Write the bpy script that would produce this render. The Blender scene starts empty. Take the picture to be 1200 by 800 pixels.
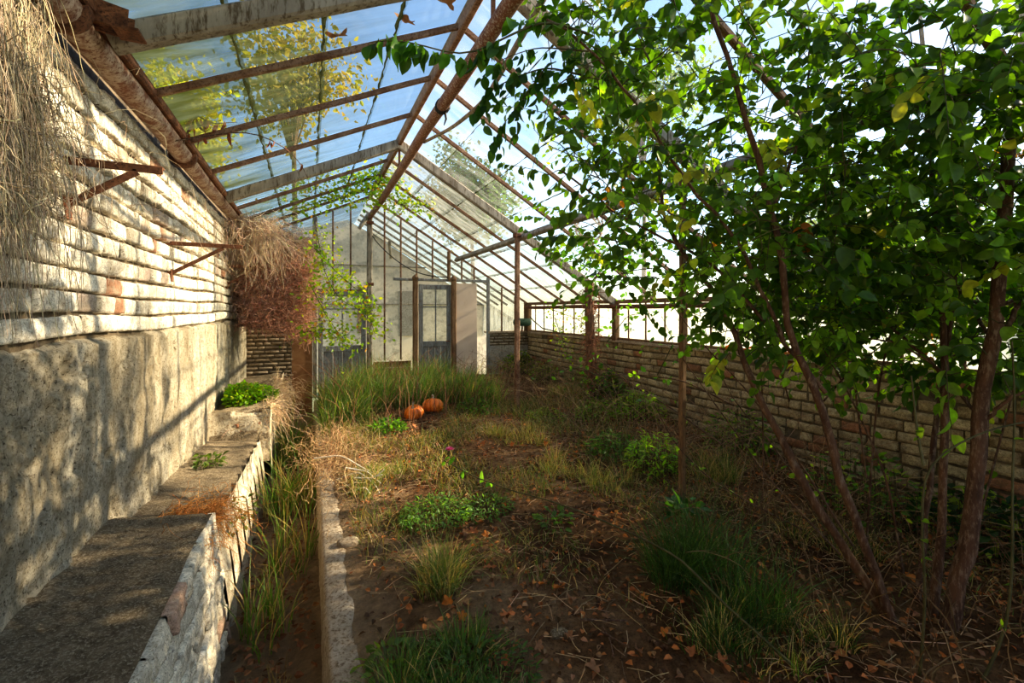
import bpy, math, random
import numpy as np
from mathutils import Vector, noise

rng = np.random.default_rng(7)
random.seed(7)
scene = bpy.context.scene
COL = scene.collection

# ------------------------------------------------------------------ camera
F_PX, VX, HY = 545.0, 362.0, 363.0
TH = math.atan((600 - VX) / F_PX)
CT, ST = math.cos(TH), math.sin(TH)
CAMZ = 1.6
cam_d = bpy.data.cameras.new('camera')
cam = bpy.data.objects.new('camera', cam_d)
COL.objects.link(cam)
cam.location = (0, 0, CAMZ)
cam.rotation_euler = (math.pi / 2, 0, -TH)
cam_d.sensor_width = 36
cam_d.lens = F_PX / 1200 * 36
cam_d.shift_y = (HY - 400) / 1200.0
cam_d.clip_start = 0.05
cam_d.clip_end = 300
scene.camera = cam


def at(px, py, d):
    """point seen at a photo position at depth d (survey of the photograph)"""
    r = (px - 600) / F_PX * d
    return np.array([ST * d + CT * r, CT * d - ST * r, CAMZ + (HY - py) / F_PX * d])


def on_ground(px, py, z=0.0):
    return at(px, py, (CAMZ - z) * F_PX / (py - HY))


# ------------------------------------------------------------------ mesh builder
class MB:
    def __init__(s):
        s.V, s.F, s.C, s.n = [], [], [], 0

    def add(s, V, F, col=(1, 1, 1)):
        V = np.asarray(V, float).reshape(-1, 3)
        F = np.asarray(F, int)
        if len(V) == 0:
            return
        c = np.asarray(col, float)
        if c.ndim == 1:
            c = np.tile(c, (len(V), 1))
        s.V.append(V); s.C.append(c)
        s.F.append(F + s.n)
        s.n += len(V)

    def build(s, name, mat, parent=None, origin=None, smooth=False):
        V = np.concatenate(s.V); C = np.concatenate(s.C)
        if origin is None:
            origin = (0, 0, 0)
            if parent is not None:
                origin = tuple(parent['_o']) if '_o' in parent else (0, 0, 0)
        o3 = np.array(origin, float)
        me = bpy.data.meshes.new(name)
        me.vertices.add(len(V))
        me.vertices.foreach_set('co', (V - o3).astype(np.float32).ravel())
        idx = np.concatenate([f.ravel() for f in s.F]).astype(np.int32)
        tot = np.concatenate([np.full(len(f), f.shape[1], np.int32) for f in s.F])
        start = np.concatenate([[0], np.cumsum(tot)[:-1]]).astype(np.int32)
        me.loops.add(len(idx)); me.loops.foreach_set('vertex_index', idx)
        me.polygons.add(len(tot))
        me.polygons.foreach_set('loop_start', start)
        me.polygons.foreach_set('loop_total', tot)
        me.polygons.foreach_set('use_smooth', np.full(len(tot), bool(smooth)))
        a = me.color_attributes.new('Col', 'FLOAT_COLOR', 'POINT')
        a.data.foreach_set('color', np.hstack([C, np.ones((len(C), 1))]).astype(np.float32).ravel())
        me.update(calc_edges=True)
        me.validate()
        me.materials.append(mat)
        o = bpy.data.objects.new(name, me)
        COL.objects.link(o)
        if parent is not None:
            o.parent = parent
        else:
            o.location = origin
        return o


def quads_grid(nu, nv, off=0):
    i = np.arange(nu - 1)[:, None] * nv + np.arange(nv - 1)[None, :]
    i = i.ravel() + off
    return np.stack([i, i + nv, i + nv + 1, i + 1], 1)


def norm(a):
    return a / np.maximum(np.linalg.norm(a, axis=-1, keepdims=True), 1e-9)


def vtube(P, R, k=3, cap=False):
    """tubes along N paths of M points"""
    P = np.asarray(P, float)
    if P.ndim == 2:
        P = P[None]
    N, M, _ = P.shape
    R = np.broadcast_to(np.asarray(R, float), (N, M))
    T = np.gradient(P, axis=1)
    T = norm(T)
    ov = norm(P[:, -1] - P[:, 0])
    ref = np.where(np.abs(ov[:, 2:3]) > .8, np.array([[1., 0.17, 0]]), np.array([[0, 0, 1.]]))
    A = norm(np.cross(T, ref[:, None, :]))
    B = np.cross(T, A)
    ang = np.arange(k) / k * 2 * math.pi
    V = P[:, :, None, :] + R[:, :, None, None] * (A[:, :, None, :] * np.cos(ang)[None, None, :, None] + B[:, :, None, :] * np.sin(ang)[None, None, :, None])
    V = V.reshape(-1, 3)
    n = np.arange(N)[:, None, None] * M * k
    m = np.arange(M - 1)[None, :, None] * k
    j = np.arange(k)[None, None, :]
    j2 = (j + 1) % k
    F = np.stack([n + m + j, n + m + j2, n + m + k + j2, n + m + k + j], -1).reshape(-1, 4)
    return V, F


def add_tube(mb, P, R, k=8, col=(1, 1, 1), cap=True):
    P = np.asarray(P, float)
    V, F = vtube(P, R, k)
    mb.add(V, F, col)
    if cap:
        M = len(P)
        for base in (0, (M - 1) * k):
            ring = V[base:base + k]
            c = ring.mean(0)
            f = np.array([[j, (j + 1) % k, k] for j in range(k)])
            if base == 0:
                f = f[:, ::-1]
            mb.add(np.vstack([ring, c]), f, col)


def add_box(mb, a, b, col=(1, 1, 1)):
    a = np.minimum(a, b), np.maximum(a, b)
    lo, hi = a
    V = np.array([[x, y, z] for x in (lo[0], hi[0]) for y in (lo[1], hi[1]) for z in (lo[2], hi[2])])
    F = np.array([[0, 1, 3, 2], [4, 6, 7, 5], [0, 4, 5, 1], [2, 3, 7, 6], [0, 2, 6, 4], [1, 5, 7, 3]])
    mb.add(V, F, col)


def add_beam(mb, p, q, w, h, up=(0, 0, 1), col=(1, 1, 1), segs=1, wob=0.0):
    """rectangular bar from p to q, w across, h in the up direction, centred, with chamfered edges"""
    p = np.asarray(p, float); q = np.asarray(q, float)
    t = norm(q - p)
    s = norm(np.cross(t, np.asarray(up, float)))
    u = np.cross(s, t)
    c = min(w, h) * .16
    prof = [(-w/2 + c, -h/2), (w/2 - c, -h/2), (w/2, -h/2 + c), (w/2, h/2 - c), (w/2 - c, h/2), (-w/2 + c, h/2), (-w/2, h/2 - c), (-w/2, -h/2 + c)]
    segs = max(segs, 1)
    V = []
    for i in range(segs + 1):
        f = i / segs
        c0 = p + (q - p) * f
        if wob and 0 < i < segs:
            c0 = c0 + np.array([random.uniform(-wob, wob) for _ in range(3)])
        for a, b in prof:
            V.append(c0 + s * a + u * b)
    F = []
    for i in range(segs):
        for j in range(8):
            F.append([i * 8 + j, i * 8 + (j + 1) % 8, i * 8 + 8 + (j + 1) % 8, i * 8 + 8 + j])
    mb.add(V, np.array(F), col)
    n = segs * 8
    mb.add(V[:8], np.array([[7, 6, 5, 4], [7, 4, 3, 0], [0, 3, 2, 1]]), col)
    mb.add(V[n:n + 8], np.array([[4, 5, 6, 7], [0, 3, 4, 7], [1, 2, 3, 0]]), col)


def place(mb, TV, TF, pos, ax, nr, sc, col, tv=None):
    """copies of a template: local y along ax, local z along nr"""
    pos = np.asarray(pos, float); N = len(pos)
    if N == 0:
        return
    ax = norm(ax)
    sx = norm(np.cross(ax, nr)); nz = np.cross(sx, ax)
    sc = np.broadcast_to(np.asarray(sc, float), (N,)) if np.ndim(sc) < 2 else sc
    if sc.ndim == 1:
        sc = np.repeat(sc[:, None], 3, 1)
    T = TV[None] * sc[:, None, :]
    V = pos[:, None] + T[..., 0:1] * sx[:, None] + T[..., 1:2] * ax[:, None] + T[..., 2:3] * nz[:, None]
    n = len(TV)
    F = (TF[None] + np.arange(N)[:, None, None] * n).reshape(-1, TF.shape[1])
    C = np.repeat(np.asarray(col)[:, None, :], n, 1).reshape(-1, 3)
    mb.add(V.reshape(-1, 3), F, C)


# leaf templates: y 0..1 along the leaf
def leaf_template(wid=.3, fold=.10, curl=.12, n=5):
    V, F = [], []
    for i in range(n + 1):
        t = i / n
        w = wid * (math.sin(math.pi * t ** .8) ** .75) if 0 < t < 1 else 0.004
        z = -curl * t * t
        V += [[-w, t, z + fold * w * 2.2], [0, t, z], [w, t, z + fold * w * 2.2]]
    for i in range(n):
        a = i * 3
        F += [[a, a + 1, a + 4, a + 3], [a + 1, a + 2, a + 5, a + 4]]
    return np.array(V), np.array(F)


LEAF = leaf_template(.33, .18, .18)
LANCE = leaf_template(.16, .25, .25)
SMALL = leaf_template(.30, .15, .10, 3)


def maple_template():
    angs = np.linspace(-math.pi * .93, math.pi * .93, 31)
    V = [[0, 0, 0]]
    for a in angs:
        lob = 0.52 + .48 * abs(math.cos(2.5 * a)) ** 1.2
        r = lob * (1 - .22 * abs(a) / math.pi) * .62
        r *= 1 + .07 * math.cos(17 * a)
        V.append([r * math.sin(a), .3 + r * math.cos(a), .16 * r * math.sin(3 * a) + .22 * r * r])
    V[0] = [0, .3, -.02]
    F = [[0, i + 1, i, ] for i in range(1, 31)]
    m = len(V)
    V += [[-.012, .3, 0], [.012, .3, 0], [0, -.35, .05]]
    F += [[m, m + 1, m + 2]]
    return np.array(V), np.array(F)


MAPLE = maple_template()


def rand_unit(n):
    return norm(rng.normal(size=(n, 3)))


def jitcol(base, n, amt=.25, hue=.08):
    base = np.asarray(base, float)
    b = base[None] * (1 + rng.uniform(-amt, amt, (n, 1)))
    return np.clip(b * (1 + rng.uniform(-hue, hue, (n, 3))), 0, 1)


def blades(mb, base, h, w, lean, cols, segs=4, droop=.25):
    """grass blades: tapered ribbons bending over"""
    base = np.asarray(base, float); N = len(base)
    h = np.broadcast_to(h, (N,)); w = np.broadcast_to(w, (N,))
    t = np.linspace(0, 1, segs + 1)
    L = np.zeros((N, 3)); L[:, :2] = lean
    lm = np.linalg.norm(L, axis=1)
    P = base[:, None] + L[:, None] * (t ** 1.8)[None, :, None] * h[:, None, None]
    P[:, :, 2] += h[:, None] * (t[None] - (droop * lm)[:, None] * t[None] ** 2.6)
    a = rng.uniform(0, 2 * math.pi, N)
    side = np.stack([np.cos(a), np.sin(a), np.zeros(N)], 1)
    ww = w[:, None] * (1 - t ** 2.2)[None] * .5 + .0004
    P[:, :, 0] = np.clip(P[:, :, 0], XW + .06, XE - .06)
    V = np.stack([P - side[:, None] * ww[..., None], P + side[:, None] * ww[..., None]], 2).reshape(-1, 3)
    n = np.arange(N)[:, None] * (segs + 1) * 2
    s = np.arange(segs)[None] * 2
    F = np.stack([n + s, n + s + 1, n + s + 3, n + s + 2], -1).reshape(-1, 4)
    C = np.repeat(cols[:, None], (segs + 1) * 2, 1).reshape(-1, 3)
    mb.add(V, F, C)


# ------------------------------------------------------------------ materials
def new_mat(name):
    m = bpy.data.materials.new(name); m.use_nodes = True
    nt = m.node_tree; nt.nodes.clear()
    out = nt.nodes.new('ShaderNodeOutputMaterial')
    return m, nt, out


def N(nt, typ, **kw):
    n = nt.nodes.new(typ)
    for k, v in kw.items():
        if k in n.inputs.keys() if isinstance(k, str) else False:
            n.inputs[k].default_value = v
        else:
            setattr(n, k, v)
    return n


def noise_node(nt, scale, detail=6, rough=.6, vec=None, dist=0):
    n = nt.nodes.new('ShaderNodeTexNoise')
    n.inputs['Scale'].default_value = scale
    n.inputs['Detail'].default_value = detail
    n.inputs['Roughness'].default_value = rough
    n.inputs['Distortion'].default_value = dist
    if vec is not None:
        nt.links.new(vec, n.inputs['Vector'])
    return n.outputs['Fac']


def ramp(nt, fac, stops):
    r = nt.nodes.new('ShaderNodeValToRGB')
    el = r.color_ramp.elements
    while len(el) < len(stops):
        el.new(.5)
    for e, (p, c) in zip(el, stops):
        e.position = p
        e.color = (*c, 1) if len(c) == 3 else c
    nt.links.new(fac, r.inputs['Fac'])
    return r.outputs['Color']


def mix(nt, fac, a, b, mode='MIX'):
    m = nt.nodes.new('ShaderNodeMix'); m.data_type = 'RGBA'; m.blend_type = mode
    for sock, v in ((m.inputs[0], fac), (m.inputs[6], a), (m.inputs[7], b)):
        if hasattr(v, 'is_output'):
            nt.links.new(v, sock)
        else:
            sock.default_value = v if not isinstance(v, tuple) else (*v, 1)[:4]
    return m.outputs[2]


def coords(nt, scale=(1, 1, 1)):
    tc = nt.nodes.new('ShaderNodeNewGeometry')
    mp = nt.nodes.new('ShaderNodeMapping')
    mp.inputs['Scale'].default_value = scale
    nt.links.new(tc.outputs['Position'], mp.inputs['Vector'])
    return mp.outputs['Vector']


def bump(nt, h, strength=.5, dist=.02, nrm=None):
    b = nt.nodes.new('ShaderNodeBump')
    b.inputs['Strength'].default_value = strength
    b.inputs['Distance'].default_value = dist
    nt.links.new(h, b.inputs['Height'])
    if nrm is not None:
        nt.links.new(nrm, b.inputs['Normal'])
    return b.outputs['Normal']


def attr(nt):
    a = nt.nodes.new('ShaderNodeAttribute'); a.attribute_name = 'Col'
    return a.outputs['Color']


def principled(nt, out, col, rough=.8, nrm=None, metal=0, spec=.3):
    p = nt.nodes.new('ShaderNodeBsdfPrincipled')
    if hasattr(col, 'is_output'):
        nt.links.new(col, p.inputs['Base Color'])
    else:
        p.inputs['Base Color'].default_value = (*col, 1)
    if hasattr(rough, 'is_output'):
        nt.links.new(rough, p.inputs['Roughness'])
    else:
        p.inputs['Roughness'].default_value = rough
    p.inputs['Metallic'].default_value = metal
    p.inputs['Specular IOR Level'].default_value = spec
    if nrm is not None:
        nt.links.new(nrm, p.inputs['Normal'])
    nt.links.new(p.outputs[0], out.inputs[0])
    return p


def mat_noise(name, c1, c2, scale=8, rough=.85, bs=.5, bd=.01, c3=None, s2=None, stretch=(1, 1, 1), use_attr=False, spec=.25, metal=0, pos=(.35, .65)):
    m, nt, out = new_mat(name)
    v = coords(nt, stretch)
    f = noise_node(nt, scale, 8, .65, v, .3)
    c = ramp(nt, f, [(pos[0], c1), (pos[1], c2)])
    f2 = noise_node(nt, s2 or scale * 5, 6, .7, v)
    if c3:
        c = mix(nt, ramp(nt, f2, [(.5, (0, 0, 0)), (.62, (1, 1, 1))]), c, c3)
    if use_attr:
        c = mix(nt, 1.0, c, attr(nt), 'MULTIPLY')
    nrm = bump(nt, f2, bs, bd)
    principled(nt, out, c, rough, nrm, metal, spec)
    return m


def mat_leaf(name, trans=.45, rough=.42, tint=(1.5, 1.55, .5), spec=.4):
    m, nt, out = new_mat(name)
    a = attr(nt)
    v = coords(nt)
    f = noise_node(nt, 45, 3, .5, v)
    a2 = mix(nt, 1.0, a, ramp(nt, f, [(.3, (.75, .75, .75)), (.7, (1.15, 1.15, 1.15))]), 'MULTIPLY')
    p = nt.nodes.new('ShaderNodeBsdfPrincipled')
    nt.links.new(a2, p.inputs['Base Color'])
    p.inputs['Roughness'].default_value = rough
    p.inputs['Specular IOR Level'].default_value = spec
    t = nt.nodes.new('ShaderNodeBsdfTranslucent')
    tc = mix(nt, 1.0, a2, (*tint, 1), 'MULTIPLY')
    nt.links.new(tc, t.inputs['Color'])
    mx = nt.nodes.new('ShaderNodeMixShader'); mx.inputs[0].default_value = trans
    nt.links.new(p.outputs[0], mx.inputs[1]); nt.links.new(t.outputs[0], mx.inputs[2])
    nt.links.new(mx.outputs[0], out.inputs[0])
    return m


def mat_glass(name, tint, dirt1, dirt2, amount, lo=.35, hi=.75, scale=2.2, streak=(1, 1, 1), refl=1.0, grad=None):
    """old greenhouse glass: clear pane with a film of dirt and algae that scatters light"""
    m, nt, out = new_mat(name)
    v = coords(nt, streak)
    tr = nt.nodes.new('ShaderNodeBsdfTransparent'); tr.inputs[0].default_value = (*tint, 1)
    gl = nt.nodes.new('ShaderNodeBsdfGlossy'); gl.inputs['Roughness'].default_value = .06
    lw = nt.nodes.new('ShaderNodeLayerWeight'); lw.inputs['Blend'].default_value = .5
    pw = nt.nodes.new('ShaderNodeMath'); pw.operation = 'POWER'; nt.links.new(lw.outputs['Facing'], pw.inputs[0]); pw.inputs[1].default_value = 4.5
    fr = nt.nodes.new('ShaderNodeMath'); fr.operation = 'MULTIPLY_ADD'; nt.links.new(pw.outputs[0], fr.inputs[0]); fr.inputs[1].default_value = .55 * refl; fr.inputs[2].default_value = .03 * refl
    mg = nt.nodes.new('ShaderNodeMixShader')
    nt.links.new(fr.outputs[0], mg.inputs[0]); nt.links.new(tr.outputs[0], mg.inputs[1]); nt.links.new(gl.outputs[0], mg.inputs[2])
    f = noise_node(nt, scale, 8, .68, v, .6)
    fc = noise_node(nt, scale * 2.7, 5, .6, v)
    dc = ramp(nt, fc, [(.35, dirt1), (.65, dirt2)])
    tl = nt.nodes.new('ShaderNodeBsdfTranslucent'); nt.links.new(dc, tl.inputs[0])
    df = nt.nodes.new('ShaderNodeBsdfDiffuse'); nt.links.new(dc, df.inputs[0])
    md = nt.nodes.new('ShaderNodeMixShader'); md.inputs[0].default_value = .3
    nt.links.new(tl.outputs[0], md.inputs[1]); nt.links.new(df.outputs[0], md.inputs[2])
    a = ramp(nt, f, [(lo, (amount[0],) * 3), (hi, (amount[1],) * 3)])
    if grad:
        sp = nt.nodes.new('ShaderNodeSeparateXYZ'); nt.links.new(coords(nt), sp.inputs[0])
        mr = nt.nodes.new('ShaderNodeMapRange'); nt.links.new(sp.outputs[0], mr.inputs[0])
        for k_, v_ in zip((1, 2, 3, 4), grad): mr.inputs[k_].default_value = v_
        mm = nt.nodes.new('ShaderNodeMath'); mm.operation = 'MULTIPLY'; nt.links.new(a, mm.inputs[0]); nt.links.new(mr.outputs[0], mm.inputs[1]); a = mm.outputs[0]
    mx = nt.nodes.new('ShaderNodeMixShader')
    nt.links.new(a, mx.inputs[0]); nt.links.new(mg.outputs[0], mx.inputs[1]); nt.links.new(md.outputs[0], mx.inputs[2])
    nt.links.new(mx.outputs[0], out.inputs[0])
    return m


M = {}
# whitewashed brick
def mk_brick(name, wash, dirt, amt):
    m, nt, out = new_mat(name)
    v = coords(nt)
    f = noise_node(nt, 9, 9, .7, v, .4)
    g = noise_node(nt, 38, 8, .75, v, .2)
    h = noise_node(nt, 120, 4, .7, v)
    w = mix(nt, 1.0, attr(nt), ramp(nt, g, [(.3, (.50, .46, .39)), (.60, (1.1, 1.08, 1.04))]), 'MULTIPLY')
    c = mix(nt, ramp(nt, f, [(.46, (0, 0, 0)), (.46 + amt, (1, 1, 1))]), w, dirt)
    c = mix(nt, ramp(nt, h, [(.54, (0, 0, 0)), (.62, (.75, .75, .75))]), c, (.13, .09, .06))
    n1 = bump(nt, g, .6, .015)
    n2 = bump(nt, h, .5, .004, n1)
    principled(nt, out, c, .92, n2, 0, .15)
    return m
M['brick'] = mk_brick('whitewashed_brick', None, (.36, .30, .22), .24)
M['brick_dull'] = mk_brick('old_yellow_brick', None, (.17, .11, .06), .30)
M['mortar'] = mat_noise('mortar', (.10, .075, .05), (.22, .17, .11), 14, .95, .9, .02)
# lime plaster
m, nt, out = new_mat('lime_plaster'); v = coords(nt); vs = coords(nt, (1, 1, .35))
f = noise_node(nt, 2.6, 9, .7, vs, .6); g = noise_node(nt, 26, 8, .75, v, .3); h = noise_node(nt, 70, 5, .75, v)
c = ramp(nt, f, [(.34, (.33, .27, .18)), (.48, (.58, .50, .37)), (.62, (.78, .71, .57))])
c = mix(nt, ramp(nt, g, [(.46, (0, 0, 0)), (.62, (.7, .7, .7))]), c, (.32, .25, .155))
c = mix(nt, ramp(nt, h, [(.54, (0, 0, 0)), (.63, (.9, .9, .9))]), c, (.085, .06, .035))
principled(nt, out, c, .95, bump(nt, h, 1.0, .014, bump(nt, g, 1.0, .05)), 0, .1)
M['plaster'] = m
M['plaster_pale'] = mat_noise('pale_rough_plaster', (.55, .46, .32), (.86, .77, .60), 6, .95, 1, .03, (.36, .25, .15), 48)
M['ledge_top'] = mat_noise('gravelly_dirt', (.12, .085, .05), (.31, .24, .155), 20, .98, 1, .03, (.46, .38, .27), 90)
M['concrete'] = mat_noise('old_concrete', (.36, .28, .20), (.58, .48, .37), 6, .95, .9, .02, (.22, .15, .09), 55)
M['render'] = mat_noise('grey_render', (.30, .28, .25), (.42, .40, .36), 4, .95, .4, .01, (.2, .18, .15), 30)
# soil
m, nt, out = new_mat('soil'); v = coords(nt)
f = noise_node(nt, 1.4, 8, .65, v, .4); g = noise_node(nt, 22, 8, .75, v, .4); h = noise_node(nt, 90, 5, .75, v)
c = ramp(nt, f, [(.36, (.12, .062, .032)), (.52, (.24, .135, .072)), (.66, (.38, .25, .15))])
c = mix(nt, 1.0, c, ramp(nt, g, [(.3, (.5, .5, .5)), (.7, (1.35, 1.3, 1.2))]), 'MULTIPLY')
c = mix(nt, ramp(nt, h, [(.55, (0, 0, 0)), (.66, (1, 1, 1))]), c, (.06, .035, .02))
sx_ = nt.nodes.new('ShaderNodeSeparateXYZ'); nt.links.new(v, sx_.inputs[0])
ad = nt.nodes.new('ShaderNodeMath'); ad.operation = 'MULTIPLY_ADD'; nt.links.new(f, ad.inputs[0]); ad.inputs[1].default_value = -2.2; nt.links.new(sx_.outputs[0], ad.inputs[2])
sand = ramp(nt, ad.outputs[0], [(.0, (.42, .31, .20)), (.02, (.42, .31, .20))])
mr = nt.nodes.new('ShaderNodeMapRange'); nt.links.new(ad.outputs[0], mr.inputs[0]); mr.inputs[1].default_value = -.85; mr.inputs[2].default_value = -.25; mr.inputs[3].default_value = .85; mr.inputs[4].default_value = 0
c = mix(nt, mr.outputs[0], c, mix(nt, 1.0, (.42, .31, .20), ramp(nt, g, [(.3, (.55, .55, .55)), (.7, (1.2, 1.15, 1.1))]), 'MULTIPLY'))
principled(nt, out, c, .97, bump(nt, h, .8, .012, bump(nt, g, .9, .05)), 0, .1)
M['soil'] = m
M['wood_grey'] = mat_noise('weathered_grey_wood', (.20, .17, .14), (.40, .36, .30), 7, .85, .6, .006, (.12, .09, .06), 40, (1, 1, .2))
M['wood_blue'] = mat_noise('faded_blue_grey_wood', (.17, .18, .19), (.33, .35, .36), 7, .85, .6, .006, (.14, .10, .07), 40, (3, 3, .4))
M['wood_brown'] = mat_noise('brown_weathered_wood', (.14, .075, .04), (.30, .19, .11), 8, .85, .6, .006, (.08, .045, .028), 46, (4, 4, .4))
M['wood_red'] = mat_noise('red_brown_painted_wood', (.13, .045, .025), (.25, .11, .065), 8, .75, .5, .006, (.40, .32, .25), 70, (1, 1, 1))
M['bar'] = mat_noise('rusty_glazing_bar', (.15, .07, .04), (.33, .21, .14), 9, .8, .5, .004, (.10, .05, .03), 60)
M['rust'] = mat_noise('rusty_iron', (.11, .045, .025), (.24, .11, .06), 18, .8, .6, .004, (.06, .03, .02), 90)
M['pipe'] = mat_noise('flaking_painted_pipe', (.22, .09, .055), (.50, .38, .30), 13, .7, .6, .004, (.16, .06, .035), 60, pos=(.38, .56))
M['white_wall'] = mat_noise('cream_limewash', (.76, .65, .53), (.88, .78, .66), 1.3, .9, .25, .01, (.55, .48, .40), 6)
M['panel'] = mat_noise('beige_board', (.62, .50, .42), (.68, .56, .47), 1.5, .8, .05, .0005)
M['brown_board'] = mat_noise('rust_brown_board', (.20, .09, .04), (.33, .18, .09), 4, .9, .3, .001)
M['cable'] = mat_noise('black_rubber', (.02, .02, .02), (.035, .035, .035), 5, .6, .1, .001)
M['green_metal'] = mat_noise('dark_green_enamel', (.02, .05, .035), (.04, .09, .06), 10, .5, .2, .002)
M['dark'] = mat_noise('dark_interior', (.02, .017, .014), (.05, .042, .035), 4)
M['bark'] = mat_noise('bark', (.055, .028, .018), (.14, .075, .045), 16, .85, .9, .006, (.20, .14, .10), 60, (1, 1, .3))
M['bleached'] = mat_noise('bleached_wood', (.62, .55, .46), (.85, .79, .70), 30, .8, .3, .002)
M['bark_dark'] = mat_noise('green_brown_stem', (.05, .05, .02), (.11, .10, .045), 16, .7, .5, .003)
M['vine_bark'] = mat_noise('shaggy_vine_bark', (.15, .075, .045), (.34, .19, .12), 22, .9, 1, .01, (.08, .04, .025), 70, (1, 1, .25))
M['leaf'] = mat_leaf('leaf_green', .55, .38, (1.75, 1.75, .5))
M['grass'] = mat_leaf('grass_green', .4, .5)
M['dry'] = mat_leaf('dry_plant', .25, .8, (1.2, 1.1, .9), .1)
M['litter'] = mat_leaf('dead_leaf', .25, .7, (1.4, 1.0, .6), .2)
M['petal'] = mat_leaf('pink_petal', .4, .5, (1.2, .9, 1.1), .2)
M['moss'] = mat_noise('moss', (.05, .06, .02), (.13, .14, .04), 60, .95, .8, .01)
M['outer_leaf'] = mat_leaf('outside_leaf', .45, .6)
M['outer_ground'] = mat_noise('outside_ground', (.22, .24, .12), (.42, .42, .28), .6, .95, .3, .05)
M['glass_left'] = mat_glass('algae_glass', (.90, .94, .93), (.17, .16, .03), (.36, .34, .14), (.50, 1.0), .38, .60, 1.5, (.55, 2.0, .55), grad=(-.9, .65, 1.1, .20))
M['glass_clear'] = mat_glass('lightly_dirty_glass', (.95, .97, .97), (.50, .52, .50), (.62, .62, .58), (.04, .34), .40, .75, 1.8, (.7, 2.6, .7))
M['glass_milky'] = mat_glass('milky_glass', (.74, .78, .78), (.15, .16, .14), (.32, .33, .30), (.30, .85), .35, .68, 1.8, (.7, 2.2, .7))
M['glass_side'] = mat_glass('stained_side_glass', (.93, .96, .94), (.50, .52, .49), (.68, .70, .67), (.30, .80), .35, .65, 5)
M['glass_gable'] = mat_glass('gable_glass', (.93, .95, .95), (.50, .48, .44), (.70, .68, .62), (.03, .28), .4, .7, 4, refl=.5)
# pumpkin
m, nt, out = new_mat('pumpkin_skin'); v = coords(nt)
f = noise_node(nt, 30, 5, .6, v)
principled(nt, out, mix(nt, 1.0, attr(nt), ramp(nt, f, [(.3, (.8, .75, .7)), (.7, (1.1, 1.1, 1.1))]), 'MULTIPLY'), .4, None, 0, .5)
M['pumpkin'] = m


# ------------------------------------------------------------------ object helpers
def tag(o, label=None, cat=None, group=None, kind=None):
    if label: o['label'] = label
    if cat: o['category'] = cat
    if group: o['group'] = group
    if kind: o['kind'] = kind
    return o


def thing(name, label, cat, loc=(0, 0, 0), group=None):
    o = bpy.data.objects.new(name, None); COL.objects.link(o)
    o.empty_display_size = .1
    o.location = tuple(float(c) for c in loc)
    o['_o'] = [float(c) for c in loc]
    return tag(o, label, cat, group)


def struct(name, mb, mat, parent=None, smooth=False):
    o = mb.build(name, mat, parent, smooth=smooth)
    if parent is None:
        o['kind'] = 'structure'
    return o


# ------------------------------------------------------------------ key dimensions
XW = -1.05                     # left wall
XR, ZR = 1.09, 3.84            # ridge
XL, ZL = -.87, 2.944           # left edge of roof
XE, ZE = 4.54, 1.755           # right eave
SL = (ZR - ZL) / (XR - XL)
SR = (ZR - ZE) / (XE - XR)
YB, YE = -3.4, 9.5             # back wall, gable
WT = 1.12                      # top of low walls
CZ0, CZ1, TZ = .08, .23, -.45  # kerb, trench


def roofz(x):
    return ZR - SL * (XR - x) if x < XR else ZR - SR * (x - XR)


def fbm(x, y, z=0, o=4):
    return noise.fractal((x, y, z), 1.0, 2.0, o, noise_basis='PERLIN_ORIGINAL')


def gz(x, y):
    """height of the soil"""
    z = .02 + .06 * max(0, min(1, (x - .6) / 2)) + .10 * max(0, min(1, (y - 3) / 4))
    z += .035 * noise.noise((x * .9, y * .9, 3)) + .012 * noise.noise((x * 4, y * 4, 1))
    if x < .45:
        k = max(0, (x - .2) / .25); z = z * k + 0.0 * (1 - k)
    return z


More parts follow.
